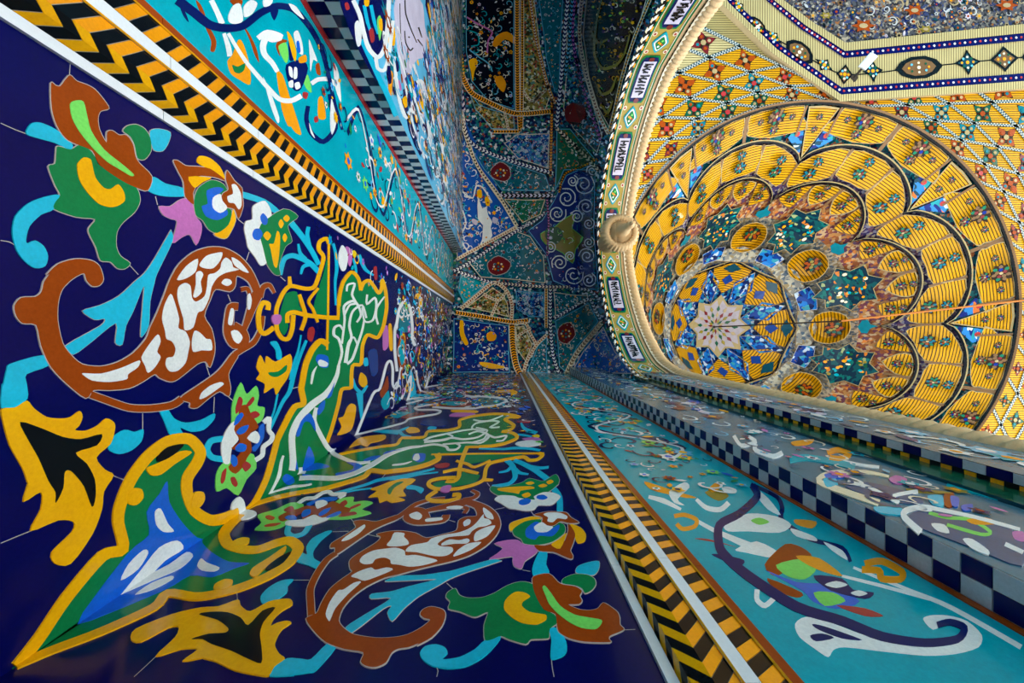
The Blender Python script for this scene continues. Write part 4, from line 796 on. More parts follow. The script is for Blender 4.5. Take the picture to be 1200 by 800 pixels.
# ------------------------------------------------------------------ portal arch with lettered soffit and rope moulding
X0 = 2.2; XI = X0 * .77
RIM = [(828, 0), (800, 40), (780, 75), (762, 120), (748, 165), (737, 215), (730, 262), (731, 310), (738, 350), (750, 390), (768, 425), (790, 442)]
def interp(tab, x):
    if x <= tab[0][0]: return tab[0][1]
    for (a, b), (c, d) in zip(tab[:-1], tab[1:]):
        if x <= c: return b + (d - b) * (x - a) / (c - a)
    return tab[-1][1]
rim = catmull(RIM, False, 6)
prof = [(X0 * (y - ZY) / (x - ZX), FPX * X0 / (x - ZX)) for x, y in rim]          # (Y, height)
prof = [(max(-1.655 * X0, p[0]), p[1]) for p in prof]
prof = [(prof[0][0], VLO), (prof[0][0], 1.2), (prof[0][0], 2.6)] + prof + [(.545, 4.6), (.55, 3.4), (.55, 2.0), (.55, .5), (.55, VLO)]
plen = [0]
for a, b in zip(prof[:-1], prof[1:]): plen.append(plen[-1] + math.hypot(b[0]-a[0], b[1]-a[1]))
def prof_at(s):
    s = max(0, min(plen[-1] - 1e-6, s))
    lo = 0
    while lo < len(plen) - 2 and plen[lo+1] < s: lo += 1
    t = (s - plen[lo]) / (plen[lo+1] - plen[lo]); a, b = prof[lo], prof[lo+1]
    l = math.hypot(b[0]-a[0], b[1]-a[1]); return (a[0] + (b[0]-a[0])*t, a[1] + (b[1]-a[1])*t, (b[1]-a[1])/l, -(b[0]-a[0])/l)
def on_soffit(w, s, n):                           # w across the soffit from the vault side (0) to the rope (1), s along the arch
    y, z, ny, nz = prof_at(s)
    sg = 1 if nz < 0 else -1
    ny, nz = ny * sg, nz * sg                     # the normal that points down into the opening
    if abs(nz) < .15: ny, nz = (1 if y < -1 else -1), 0
    return Wp(XI + (X0 - XI) * w, y + ny * n, z + nz * n)
a = Acc(); topz = 9.6
for (y0, z0), (y1, z1) in zip(prof[:-1], prof[1:]):
    a.quad([Wp(XI, y0, z0), Wp(X0, y0, z0), Wp(X0, y1, z1), Wp(XI, y1, z1)], 'dgreen')
    if abs(y1 - y0) > 1e-4:
        for xx in (XI, X0): a.quad([Wp(xx, y0, z0), Wp(xx, y1, z1), Wp(xx, y1, topz), Wp(xx, y0, topz)], 'dteal')
for ya, yb_ in ((-8.6, prof[0][0]), (prof[-1][0], prof[-1][0] + .5)):
    cuts = [(ya, yb_, VLO)] if ya > -8 else [(ya, -8.0, VLO), (-8.0, -4.5, 5.6), (-4.5, yb_, VLO)]      # added unseen opening beside the arch, lets more light into the niche
    for p_, q_, lo_ in cuts:
        for xx in (XI, X0): a.quad([Wp(xx, p_, lo_), Wp(xx, q_, lo_), Wp(xx, q_, topz), Wp(xx, p_, topz)], 'dteal')
        for yy in ((p_, q_) if q_ < -4 else (p_,) if ya < -8 else ()): a.quad([Wp(XI, yy, lo_), Wp(X0, yy, lo_), Wp(X0, yy, topz), Wp(XI, yy, topz)], 'dteal')
        if lo_ > 0: a.quad([Wp(XI, p_, lo_), Wp(X0, p_, lo_), Wp(X0, q_, lo_), Wp(XI, q_, lo_)], 'dteal')
arch = a.build('wall_arch'); tag(arch, 'portal arch whose soffit carries a lettered band of green cartouches', kind='structure')
s_lo, s_hi = plen[3], plen[-6]
# borders along the soffit
def strip_along(w0, w1, n, mat, name, s0=None, s1=None, k=90, parent=arch):
    s0 = s_lo - 1.0 if s0 is None else s0; s1 = s_hi + .6 if s1 is None else s1; b = Acc()
    for i in range(k):
        p, q = s0 + (s1 - s0) * i / k, s0 + (s1 - s0) * (i + 1) / k
        b.quad([on_soffit(w0, p, n), on_soffit(w1, p, n), on_soffit(w1, q, n), on_soffit(w0, q, n)], mat)
    return b.build(name, parent)
strip_along(.985, 1.06, .05, 'cream', 'stone_edge'); strip_along(.90, .985, .02, 'ropestone', 'stone_edge')
strip_along(.86, .90, .012, 'green', 'edge_strip'); strip_along(.19, .23, .012, 'green', 'edge_strip'); strip_along(.84, .86, .014, 'cream', 'edge_strip'); strip_along(.23, .245, .014, 'cream', 'edge_strip')
strip_along(.245, .84, .004, 'mos_olive', 'soffit_field')
# black and white cable along the vault side
b = Acc(); s = s_lo - .6; st = .085; k = 0
while s < s_hi + .3:
    for (w0, w1, sh, ma, mb) in ((.02, .08, .04, 'cream', 'black'), (.08, .14, -.04, 'white', 'black'), (.145, .185, 0, 'orange', 'black')):
        m = ma if k % 2 == 0 else mb
        b.quad([on_soffit(w0, s, .02), on_soffit(w1, s + sh, .02), on_soffit(w1, s + sh + st*.96, .02), on_soffit(w0, s + st*.96, .02)], m)
    s += st; k += 1
b.build('cable_border', arch, 'stuff')
rnd = random.Random(4)
s = s_lo - .35; odd = 0
while s < s_hi - .05:
    if odd % 2 == 0:
        L = .82; s1 = s + L; c = .08
        def strip(o, w0, w1, q0, q1, n, mat, ch=.06, K=10):
            mg = [q0 + (q1 - q0)*e/K for e in range(K + 1)]
            for e in range(K):
                g0, g1 = (ch if e == 0 else 0), (ch if e == K - 1 else 0)
                o.poly(on_soffit, [(w0 + g0, mg[e]), (w1 - g0, mg[e]), (w1 - g1, mg[e+1]), (w0 + g1, mg[e+1])], n, mat)
        o = Acc(); strip(o, .29, .79, s, s1, .014, 'green'); strip(o, .325, .755, s + .03, s1 - .03, .02, 'navy2'); car = o.build('cartouche', arch)
        o = Acc(); strip(o, .37, .71, s + .10, s1 - .10, .028, 'lav', 0)
        pl = o.build('lettered_plaque', car)
        o = Acc(); t = s + .15                      # angular script
        while t < s1 - .16:
            x0 = rnd.uniform(.40, .46); x1 = rnd.uniform(.60, .69)
            o.stroke(on_soffit, [(x0, t), ((x0 + x1) / 2, t + rnd.uniform(-.015, .015)), (x1, t)], .024, .036, 'black', 2)
            if rnd.random() < .75: o.stroke(on_soffit, [(rnd.choice((.42, .55, .66)), t), (rnd.choice((.42, .55, .66)), t + .05)], .03, .036, 'black', 2)
            if rnd.random() < .35: o.poly(on_soffit, ell(.53, t + .028, .03, .014, 0, 6), .036, 'black')
            t += .052
        o.build('lettering', pl, 'stuff'); o = Acc()
        for e in (s + .055, s1 - .055): o.poly(on_soffit, ell(.54, e, .075, .04, 0, 10), .034, 'dred')
        o.build('roundel', car)
    else:
        L = .42; m = s + L / 2
        o = Acc(); o.poly(on_soffit, catmull([(.54, s + .02), (.66, m - .09), (.74, m), (.66, m + .09), (.54, s + L - .02), (.42, m + .09), (.34, m), (.42, m - .09)], True, 2), .014, 'turq', 0)
        o.poly(on_soffit, catmull([(.54, s + .06), (.64, m - .07), (.70, m), (.64, m + .07), (.54, s + L - .06), (.44, m + .07), (.38, m), (.44, m - .07)], True, 2), .018, 'white')
        o.poly(on_soffit, catmull([(.54, s + .09), (.62, m - .05), (.66, m), (.62, m + .05), (.54, s + L - .09), (.46, m + .05), (.42, m), (.46, m - .05)], True, 2), .022, 'green')
        q = o.build('quatrefoil', arch); o = Acc()
        for dx, dy, mt in ((0, 0, 'yellow'), (.05, .02, 'red'), (-.05, -.02, 'orange'), (.02, -.05, 'lgreen'), (-.02, .05, 'white')): o.poly(on_soffit, ell(.54 + dx, m + dy, .03, .02, 0, 7), .027, mt)
        o.build('flower', q); o = Acc()
        for dx in (.30, .78):
            for e in (s + .05, s + L - .05): o.poly(on_soffit, ell(dx, e, .055, .04, 0, 8), .016, 'cream'); o.poly(on_soffit, ell(dx, e, .03, .022, 0, 6), .02, 'red')
        o.build('corner_flower', arch)
    s += L + .03; odd += 1

# rope moulding
def tube(path, frame, rad, seg, mat, name, parent=None, smooth=True):
    v = []; f = []
    for i, p in enumerate(path):
        for j in range(seg):
            an = 2 * math.pi * j / seg; r = rad(i, an); e1, e2 = frame(i)
            v.append(tuple(p[c] + (e1[c] * math.cos(an) + e2[c] * math.sin(an)) * r for c in range(3)))
    for i in range(len(path) - 1):
        for j in range(seg): f.append((i*seg + j, i*seg + (j+1) % seg, (i+1)*seg + (j+1) % seg, (i+1)*seg + j))
    return new_obj(name, v, f, mat, parent, smooth=smooth)
NS = 1500; path = []; nrm = []
S0, S1 = plen[0] + .2, plen[-1]
for i in range(NS):
    y, z, ny, nz = prof_at(S0 + (S1 - S0) * i / (NS - 1)); path.append(Wp(X0 + .085, y - (0.0), z)); nrm.append((0, ny, nz))
rope = tube(path, lambda i: ((1, 0, 0), nrm[i]), lambda i, an: S * (.085 + .014 * math.sin(i * (S1 - S0) / NS * 2 * math.pi / .085 + 2 * an)), 14, 'ropestone', 'rope_moulding')
tag(rope, 'pale twisted stone rope moulding edging the portal arch', 'moulding')
# boss at the crown of the arch
y, z, ny, nz = prof_at(plen[3] + (plen[-6] - plen[3]) * .47)
bx, by = (728 - ZX) / FPX, (271 - ZY) / FPX; bz = 6.6
def lathe(prf, cx, cy, cz, seg, mat, name, parent, flute=0, amp=0, tilt=(0, 0)):
    v = []; f = []
    for r, h in prf:
        for j in range(seg):
            an = 2 * math.pi * j / seg; rr = r * (1 + amp * math.cos(flute * an)); v.append(Wp(cx + rr * math.cos(an) + tilt[0] * h, cy + rr * math.sin(an) + tilt[1] * h, cz + h))
    for i in range(len(prf) - 1):
        for j in range(seg): f.append((i*seg + j, i*seg + (j+1) % seg, (i+1)*seg + (j+1) % seg, (i+1)*seg + j))
    f.append(tuple(range(seg)))
    return new_obj(name, v, f, mat, parent, smooth=True)
boss = empty('ceiling_boss'); tag(boss, 'fluted round plaster boss with a bulb finial at the crown of the arch', 'boss')
boss.location = Wp(bx * bz, by * bz, bz + .75)
bs_o = tuple(boss.location)
for o in (lathe([(.17, .02), (.23, -.02), (.27, .03), (.30, .10), (.27, .20), (.18, .34), (.16, .9)], bx * bz, by * bz, bz, 96, 'ropestone', 'rosette', None, 30, .05),
          lathe([(.165, .03), (.12, .12), (.08, .14)], bx * bz, by * bz, bz, 32, 'buff', 'rosette_cup', None),
          lathe([(.012, -.36), (.05, -.34), (.058, -.29), (.05, -.24), (.075, -.18), (.10, -.08), (.085, .04), (.06, .13)], bx * bz, by * bz, bz, 24, 'ropestone', 'finial', None, 0, 0, (-.16, .06))):
    o.parent = boss; o.matrix_parent_inverse.translation = [-c for c in bs_o]

# ------------------------------------------------------------------ ribbed vault over the corner
yin = sorted((y, ZX + (x - ZX) * .77, FPX * X0 / (x - ZX)) for x, y in rim)
XIN = [(t[0], t[1]) for t in yin]; HIN = [(t[0], t[2]) for t in yin]
def smooth(t): t = max(0, min(1, t)); return t * t * (3 - 2 * t)
def vault_h(x, y):
    h = 7.74 + 1.03 * smooth((437 - y) / 110) + .75 * smooth((x - 531) / 90) * smooth((437 - y) / 90)
    if x > ZX + 40:                                # the wall above the arch cuts the vault
        pl_ = FPX * XI / (x - ZX) - .03; k_ = .35
        d_ = max(0, k_ - abs(h - pl_)) / k_; h = min(h, pl_) - d_ * d_ * k_ * .25
    return h
def on_vault(x, y, n):
    h = vault_h(x, y) - n; return Wp((x - ZX) / FPX * h, (y - ZY) / FPX * h, h)
a = Acc(); gx, gy = 34, 64; vv = []; ff = []; uvs = []
for j in range(gy + 1):
    y = -70 + (446 + 70) * j / gy; xr = interp(XIN, y) + 3
    for i in range(gx + 1):
        x = 522 + (xr - 522) * i / gx; vv.append(on_vault(x, y, -.02)); uvs.append((x, y))
for j in range(gy):
    for i in range(gx): k = j * (gx + 1) + i; ff.append((k, k + 1, k + gx + 2, k + gx + 1))
vault = new_obj('ceiling_vault', vv, ff, 'mos_vault', None, None, uvs, True)
tag(vault, 'dark blue ribbed vault of small mosaic panels above the corner', kind='structure')
PV = dict(
 blue=(['white', 'sky', 'white'], ['yellow', 'white', 'turq', 'cyan', 'lav', 'white'], ['navy', 'red', 'orange']),
 dark=(['cream', 'sky', 'turq', 'white'], ['orange', 'yellow', 'teal', 'white', 'dgreen', 'lav', 'white'], ['red', 'navy', 'blue', 'dred']),
 gold=(['olive', 'yellow', 'cream', 'olive'], ['olive', 'yellow', 'lgreen', 'cream', 'purple'], ['red', 'orange', 'dgreen']),
 teal=(['white', 'white', 'sky'], ['orange', 'white', 'brown', 'vgreen', 'sky', 'vnavy', 'black', 'lav'], ['cream', 'navy', 'dred']),
 brown=(['cream', 'olive'], ['olive', 'dred', 'cream', 'orange', 'green'], ['black', 'white', 'red']),
 web=(['white', 'white', 'sky'], ['white', 'sky', 'lav'], ['navy', 'dblue', 'red']))
def lerp2(a, b, t): l = math.hypot(b[0]-a[0], b[1]-a[1]) or 1; return (a[0] + (b[0]-a[0])/l*1.4, a[1] + (b[1]-a[1])/l*1.4)
PANELS = [   # outline, field, palette, flowers, size
 ('531,372 597,381 598,437 530,437', 'vnavy', 'dark', 46, 5.0),
 ('536,303 604,266 582,228 560,196 546,152 538,100 530,40 524,-20 516,-20 528,100 533,200', 'vblue', 'blue', 70, 6.5),
 ('546,-30 603,-30 603,129 572,119 552,96 545,60', 'vblack', 'dark', 62, 6.2),
 ('613,-30 622,-30 634,60 645,112 638,134 612,136', 'mos_olive', 'brown', 26, 3.6),
 ('628,-30 661,-30 655,110 650,108 640,70', 'vteal', 'teal', 40, 3.8),
 ('690,-30 766,-30 742,55 727,100 714,150 701,128 689,90 682,40', 'vblack', 'gold', 70, 5.2),
 ('548,104 560,122 603,136 604,152 576,152 556,128', 'mos_olive', 'brown', 22, 3.6),
 ('606,156 645,156 643,198 606,186 590,168', 'mos_bluetile', 'web', 40, 3.4),
 ('548,168 575,182 640,205 646,224 588,224 566,198', 'vteal', 'teal', 44, 4.2),
 ('590,233 640,233 634,252 612,262', 'vgreen', 'teal', 22, 4.0),
 ('652,150 668,150 700,188 698,200 660,200 650,224', 'vgreen', 'brown', 26, 4.2),
 ('663,-30 680,-30 678,60 697,130 706,160 700,180 672,152 660,128 664,60', 'mos_vault', 'teal', 46, 4.2),
 ('650,232 664,204 698,190 697,270 702,340 672,340 648,330 640,300 618,270 634,258', 'vnavy', 'web', 20, 4.0),
 ('606,270 548,307 562,325 640,332 638,300 622,276', 'vteal', 'teal', 44, 4.4),
 ('540,318 576,329 544,356 536,340', 'turq', 'blue', 20, 4.0),
 ('546,360 577,336 590,344 596,356 597,372', 'mos_olive', 'brown', 20, 3.8),
 ('604,340 638,342 638,372 620,372 604,362', 'mos_bluetile', 'web', 40, 2.8),
 ('604,382 614,381 625,404 616,424 605,410', 'mos_olive', 'brown', 14, 3.2),
 ('630,404 641,394 642,438 616,438', 'vteal', 'teal', 18, 3.6),
 ('648,342 690,346 690,352 650,371', 'vteal', 'teal', 20, 3.8),
 ('650,375 690,354 702,376 676,408 662,436 655,430', 'vteal', 'brown', 36, 4.2),
 ('707,382 722,412 742,438 668,438 682,412', 'vblue', 'dark', 36, 4.6),
]
for k, (pts, mat, pal, cnt, sz) in enumerate(PANELS):
    poly = P(pts); o = Acc()
    # subdivide the field so that it follows the vault
    cx = sum(p[0] for p in poly) / len(poly); cy = sum(p[1] for p in poly) / len(poly)
    bp = []
    for i in range(len(poly)):
        p, q = poly[i], poly[(i+1) % len(poly)]; m_ = max(1, int(math.hypot(q[0]-p[0], q[1]-p[1]) / 7)); bp += [(p[0] + (q[0]-p[0])*t/m_, p[1] + (q[1]-p[1])*t/m_) for t in range(m_)]
    rg = [1, .9, .8, .7, .6, .5, .4, .3, .2, .1]
    for s0, s1 in zip(rg[:-1], rg[1:]):
        for i in range(len(bp)):
            p, q = bp[i], bp[(i+1) % len(bp)]
            o.poly(on_vault, [(cx + (a_[0]-cx)*t, cy + (a_[1]-cy)*t) for a_, t in ((p, s0), (q, s0), (q, s1), (p, s1))], .02, mat)
    o.poly(on_vault, [(cx + (a_[0]-cx)*.1, cy + (a_[1]-cy)*.1) for a_ in bp], .02, mat)
    pn = o.build('vault_panel', vault)
    o = Acc(); flora(o, on_vault, offset(poly, -1.2), int(cnt * 3.6), sz * .6, .06, PV[pal], 100 + k, curls=.38, mind=.62, st=.006)
    for a_, b_ in zip(bp, bp[1:] + bp[:1]): o.stroke(on_vault, [lerp2(a_, (cx, cy), .02), lerp2(b_, (cx, cy), .02)], .8, .075, 'cream' if k % 2 else 'sky', 1)
    o.build('panel_flowers', pn, 'stuff')
# larger motifs of the vault
BIG = [('navy2', 'white', '650,235 670,210 695,200')]
o = Acc()
for cx, cy, r in ((664, 232, 12), (684, 216, 13), (653, 250, 11), (687, 242, 10), (676, 254, 8), (690, 262, 7), (688, 300, 10), (672, 322, 12), (690, 328, 9), (656, 308, 10), (668, 300, 6), (645, 290, 7), (690, 284, 7), (671, 212, 7), (694, 200, 7)):
    pts = [(cx + r * (1 - .85 * t / 15) * math.cos(t * .8 + cx), cy + r * (1 - .85 * t / 15) * math.sin(t * .8 + cx)) for t in range(16)]
    o.stroke(on_vault, pts, 1.3, .085, 'white', 3)
o.build('scroll_inlay', vault)
def vpoly(name, mat, pts, n=.065, outl='joint', sub=3):
    o = Acc(); p = catmull(P(pts), True, sub)
    if outl: o.poly(on_vault, offset(p, .9), n - .02, outl)
    o.poly(on_vault, p, n, mat, 0); ob = o.build(name, vault)
    if name == 'medallion':
        cx, cy = sum(q[0] for q in p)/len(p), sum(q[1] for q in p)/len(p); o = Acc()
        for e in range(9): an = e*.785; rr = 0 if e == 8 else 5.2; o.poly(on_vault, ell(cx + rr*math.cos(an), cy + rr*math.sin(an)*.8, 1.3, 1.3, 0, 6), n + .02, ['orange', 'cream', 'teal'][e % 3])
        o.build('medallion_dots', ob, 'stuff')
    return ob
vpoly('star_inlay', 'olive', 'V800,390 V870,355 V850,440 V915,490 V870,560 V855,640 V800,580 V700,530 V670,470 V740,440', .07, 'lgreen')
vpoly('star_inlay', 'dgreen', 'V700,440 V770,430 V800,480 V760,530 V700,500', .08, None)
o = Acc(); flora(o, on_vault, P('V690,440 V770,430 V860,450 V900,490 V850,560 V700,510'), 26, 3.4, .095, (['lgreen', 'cream'], ['lav', 'pink', 'white', 'lgreen', 'green'], ['red', 'white', 'orange']), 9, mind=.6, st=.006); o.build('panel_flowers', vault, 'stuff')
vpoly('medallion', 'dred', 'V380,90 V430,50 V480,80 V490,130 V460,160 V410,150 V380,130')
vpoly('medallion', 'dred', 'V360,640 V420,600 V490,640 V470,690 V410,710 V370,690')
vpoly('medallion', 'dred', '662,128 672,120 684,124 686,136 676,146 664,142', .16, None)
vpoly('medallion', 'dred', '655,384 668,378 674,392 664,402 655,398')
vpoly('vase_inlay', 'white', 'V300,250 V325,320 V350,310 V360,360 V385,400 V375,430 V385,480 V350,525 V325,500 V330,420 V300,380', .07, None, 2)
vpoly('petal_inlay', 'lav', 'V390,370 V420,385 V400,410 V385,395', .07, None)
vpoly('petal_inlay', 'lav', 'V270,380 V300,395 V290,420 V265,400', .07, None)
vpoly('petal_inlay', 'yellow', 'V295,220 V320,210 V325,255 V300,260', .07, None)
vpoly('petal_inlay', 'yellow', 'V340,260 V365,250 V370,300 V350,305', .07, None)
for pts, w, m in (('V200,120 V210,220 V270,260 V290,190 V330,200 V380,280', 1.8, 'white'), ('V210,330 V230,410 V200,490 V240,570 V300,560 V330,500', 1.8, 'white'), ('V180,620 V330,540 V440,470 V530,425 V420,260 V320,120 V255,0', 1.6, 'cream')):
    o = Acc(); o.stroke(on_vault, P(pts), w, .07, m, 3); o.build('scroll_inlay', vault)
vpoly('crescent_inlay', 'yellow', 'R345,280 R365,280 R370,350 R395,410 R375,420 R345,360', .07, None)
vpoly('crescent_inlay', 'yellow', 'R460,520 R520,525 R600,545 R600,555 R530,560 R470,540', .07, None)
vpoly('flower_inlay', 'orange', 'R500,360 R530,340 R560,365 R545,395 R510,395', .07, None)
vpoly('crescent_inlay', 'orange', 'W985,260 W1010,210 W1070,185 W1130,230 W1120,260 W1060,230 W1010,275', .07, None)
vpoly('flower_inlay', 'yellow', 'W845,360 W880,340 W900,365 W880,420 W870,480 W860,420', .07, None)
vpoly('flower_inlay', 'orange', 'W1000,455 W1040,445 W1065,490 W1050,540 W1010,500', .07, None)
o = Acc(); o.stroke(on_vault, P('W835,100 W900,140 W960,170 W985,190 W960,240 W955,310'), 1.8, .07, 'pink', 3); o.stroke(on_vault, P('W850,290 W900,330 W960,370 W985,420'), 1.4, .07, 'sky', 3); o.stroke(on_vault, P('W850,180 W900,200 W905,260 W860,270'), 1.4, .07, 'turq', 3); o.build('scroll_inlay', vault)
o = Acc()
for pts in ('708,-10 700,20 696,60 705,80 722,76 732,62 738,40', '697,95 705,110 716,106 722,90', '704,122 712,132 718,118', '690,30 700,50 712,46'):
    o.stroke(on_vault, P(pts), (1.5, 4.2, 1.5), .07, 'olive', 3)
o.build('scroll_inlay', vault)
# ribs: cables of alternating glazed pieces
def cable(pts, w, pitch, ma, mb, edge=None, n=.085):
    c = catmull(P(pts), False, 6); o = Acc(); d = [0]
    for p, q in zip(c[:-1], c[1:]): d.append(d[-1] + math.hypot(q[0]-p[0], q[1]-p[1]))
    def at(s):
        s = max(0, min(d[-1], s)); i = 0
        while i < len(d) - 2 and d[i+1] < s: i += 1
        t = (s - d[i]) / ((d[i+1] - d[i]) or 1); p, q = c[i], c[i+1]; l = math.hypot(q[0]-p[0], q[1]-p[1]) or 1
        return (p[0] + (q[0]-p[0])*t, p[1] + (q[1]-p[1])*t, -(q[1]-p[1])/l, (q[0]-p[0])/l)
    k = 0; s = 0
    while s < d[-1]:
        for (e0, e1, sh) in ((-.5, 0, 1), (0, .5, -1)):
            q = []
            for e, ss in ((e0, s), (e1, s), (e1, s + pitch * .5), (e0, s + pitch * .5)):
                off = pitch * .4 * (1 - abs(e) * 2); x, y, nx, ny = at(min(d[-1], ss + off)); q.append(on_vault(x + nx*e*w, y + ny*e*w, n))
            o.quad(q, ma if k % 2 == 0 else mb)
        k += 1; s += pitch * .5
    ln = [(p[0], p[1]) for p in c]
    if edge:
        for sg in (-1, 1): o.stroke(on_vault, offset_open(ln, sg * w * .56), .9, n, edge, 1)
    o.stroke(on_vault, ln, w * 1.25, n - .03, 'black', 1, -.01)
    o.build('vault_rib', vault)
def offset_open(c, d):
    out = []
    for i in range(len(c)):
        a, b = c[max(0, i-1)], c[min(len(c)-1, i+1)]; l = math.hypot(b[0]-a[0], b[1]-a[1]) or 1
        out.append((c[i][0] - (b[1]-a[1])/l*d, c[i][1] + (b[0]-a[0])/l*d))
    return out
G = ('orange', 'black', 'cream'); BW = ('white', 'navy2', None); GW = ('cream', 'brown', 'cream')
for pts, w, pt, (ma, mb, ed) in [
 ('534,366 565,371 600,377 619,375', 4.2, 3.2, G), ('540,362 560,345 579,331 594,341 600,358 599,376', 3, 3, GW), ('566,344 584,352 594,340', 2.2, 3, GW), ('584,351 576,370', 2.2, 3, GW),
 ('612,442 605,428 601,405 600,380', 6, 3, G), ('603,379 616,379 622,392 629,404', 2.4, 3, GW), ('641,392 628,405 617,424 613,440', 2.6, 3, GW), ('604,396 612,390 622,384', 2, 3, GW),
 ('579,331 610,334 642,336 668,336', 3, 4, ('cream', 'navy2', None)), ('640,338 640,360 640,384', 2.6, 3, G), ('645,338 645,380 648,415 656,440', 3.4, 4, BW), ('649,373 670,361 690,350 697,362 705,377', 3.2, 4, BW),
 ('705,378 690,396 675,415 663,439', 4, 4, ('cream', 'ribbrown', 'cream')), ('606,266 570,285 535,304', 2.2, 3, GW), ('520,322 546,310 606,270 620,262', 3.4, 4, BW), ('585,229 615,229 648,229', 4, 5, ('lav', 'black', None)),
 ('541,135 550,165 575,180 610,192 648,203', 4, 4.5, BW), ('606,268 622,262 638,250', 2.6, 4, BW), ('536,318 560,326 580,332', 3, 4, BW),
 ('647,116 646,160 645,206', 3, 3.4, ('orange', 'dred', None)), ('667,-20 661,50 656,110 652,150', 4, 5, BW), ('672,-20 668,40 662,90', 3, 5, ('sky', 'black', None)), ('652,150 675,172 702,200', 4, 5, ('cream', 'black', None)),
 ('684,-20 679,40 688,90 700,130 713,157', 3, 4, ('cream', 'brown', 'cream')), ('770,-20 745,40 729,90 720,130 713,157', 2.6, 4, ('orange', 'black', 'cream')), ('676,-20 671,40 680,92 694,136 704,165', 3, 5, ('pink', 'navy2', None)),
 ('540,85 552,108 575,121 605,133 648,130', 5, 3, G), ('606,-20 606,60 607,136', 4.4, 3, G), ('612,-20 612,80 611,150', 3, 3, G), ('619,-20 627,40 640,95 650,122', 3, 3.4, ('cream', 'dred', 'orange')), ('613,106 624,118 645,100', 2, 4, GW), ('626,120 634,108', 2, 4, GW),
 ('578,154 608,154', 3.4, 3.4, G), ('608,136 609,154', 3, 3.4, G), ('590,126 596,152', 1.8, 3, GW), ('519,-20 529,50 536,95 540,128 546,160 560,195 584,228 606,265', 2.4, 4, ('cream', 'black', 'cream')),
 ('525,-20 533,50 539,95 543,130', 5, 7, ('lav', 'navy', None)), ('533,-20 538,40 543,90', 4, 4, ('yellow', 'dgreen', None)), ('641,233 643,262 641,300', 2, 3.4, ('pink', 'black', None)), ('655,226 662,204 680,196 700,186', 2.2, 3, ('orange', 'black', None)),
 ('668,338 690,340 704,352', 3, 4, BW), ('697,190 693,262 699,340', 2.4, 4, ('teal', 'black', None))]: cable(pts, w, pt, ma, mb, ed)

# ------------------------------------------------------------------ great hall: flat lattice ceiling, golden muqarnas dome, frieze
HC = 18.3
def on_plane(h):
    def f(x, y, n): hh = h - n; return Wp((x - ZX) / FPX * hh, (y - ZY) / FPX * hh, hh)
    return f
RC = [(0, 838, 382), (36, 843, 382), (73, 857, 381), (117, 881, 377), (180, 927, 370), (236, 955, 358), (262, 968, 354)]
TH0 = math.radians(3)
def dome_px(r, th):
    for (a, ax, ay), (b, bx, by) in zip(RC[:-1], RC[1:]):
        if r <= b or b == 262:
            t = (r - a) / (b - a); cx, cy = ax + (bx-ax)*t, ay + (by-ay)*t
            return cx + r*math.cos(th + TH0), cy + r*math.sin(th + TH0), HC * (955 - 590) / (cx - 590)
def on_dome(r, thd, n):                            # r in ring units, angle in degrees
    x, y, h = dome_px(max(0, r), math.radians(thd)); h -= n; return Wp((x - ZX) / FPX * h, (y - ZY) / FPX * h, h)

dome = empty('muqarnas_dome'); tag(dome, 'golden muqarnas dome of petals, scallops and dark stars above the hall', 'dome')
def scal(th, c, b, pw=.62): t = ((th % 45) / 45); return c + (b - c) * math.sin(math.pi * t) ** pw
def b1(th): return scal(th, 136, 168)
def b2(th): return scal(th, 180, 205)
def zone(name, rin, rout, mat, n, seg=192, rings=3, dep=0.0):
    v = []; f = []; uv = []
    for i in range(seg):
        th = 360 * i / seg; a, b = rin(th), rout(th)
        for k in range(rings + 1): r = a + (b - a) * k / rings; v.append(on_dome(r, th, n - dep * math.sin(math.pi * k / rings))); uv.append((r * math.cos(math.radians(th)), r * math.sin(math.radians(th))))
    for i in range(seg):
        for k in range(rings): p, q = i*(rings+1) + k, ((i+1) % seg)*(rings+1) + k; f.append((p, p+1, q+1, q))
    return new_obj(name, v, f, mat, dome, None, uv, True)
zone('dome_crown', lambda t: 0, lambda t: 74, 'mos_bluetile', -.32)
zone('dome_tier', lambda t: 74, lambda t: 122, 'mos_grey', -.55)
zone('dome_tier', lambda t: 122, lambda t: b1(t), 'mos_brown', -.22)
zone('dome_tier', lambda t: b1(t), lambda t: b2(t), 'mos_purple', -.30)
zone('dome_tier', lambda t: b2(t), lambda t: 237, 'mos_teal', -.30, rings=5)
def dring(fn, w, mat, n, name, seg=240):
    o = Acc(); pts = [(fn(360 * i / seg), 360 * i / seg) for i in range(seg)]
    for i in range(seg):
        (r0, t0), (r1, t1) = pts[i], (pts[(i+1) % seg][0], pts[i][1] + 360 / seg)
        o.quad([on_dome(r0 - w/2, t0, n), on_dome(r0 + w/2, t0, n), on_dome(r1 + w/2, t1, n), on_dome(r1 - w/2, t1, n)], mat)
        o.quad([on_dome(r0 - w/2, t0, n), on_dome(r0 - w/2, t0, -.4), on_dome(r1 - w/2, t1, -.4), on_dome(r1 - w/2, t1, n)], mat)
    return o.build(name, dome)
def octo(r, th): a = ((th + 22.5) % 45) - 22.5; return r * math.cos(math.radians(22.5)) / math.cos(math.radians(22.5 - abs(a)))
for fn, w, m, n in ((lambda t: octo(75, t), 1.2, 'black', .10), (lambda t: octo(77, t), 1.1, 'dcream', .08), (b1, 1.5, 'black', .12), (lambda t: b1(t) + 1.5, 1.1, 'dcream', .10), (b2, 1.8, 'black', .14), (lambda t: b2(t) + 1.9, 1.3, 'dcream', .12), (lambda t: 237, 2.0, 'black', .18), (lambda t: 239.4, 2.4, 'ribbrown', .16)):
    dring(fn, w, m, n, 'outline_ring')
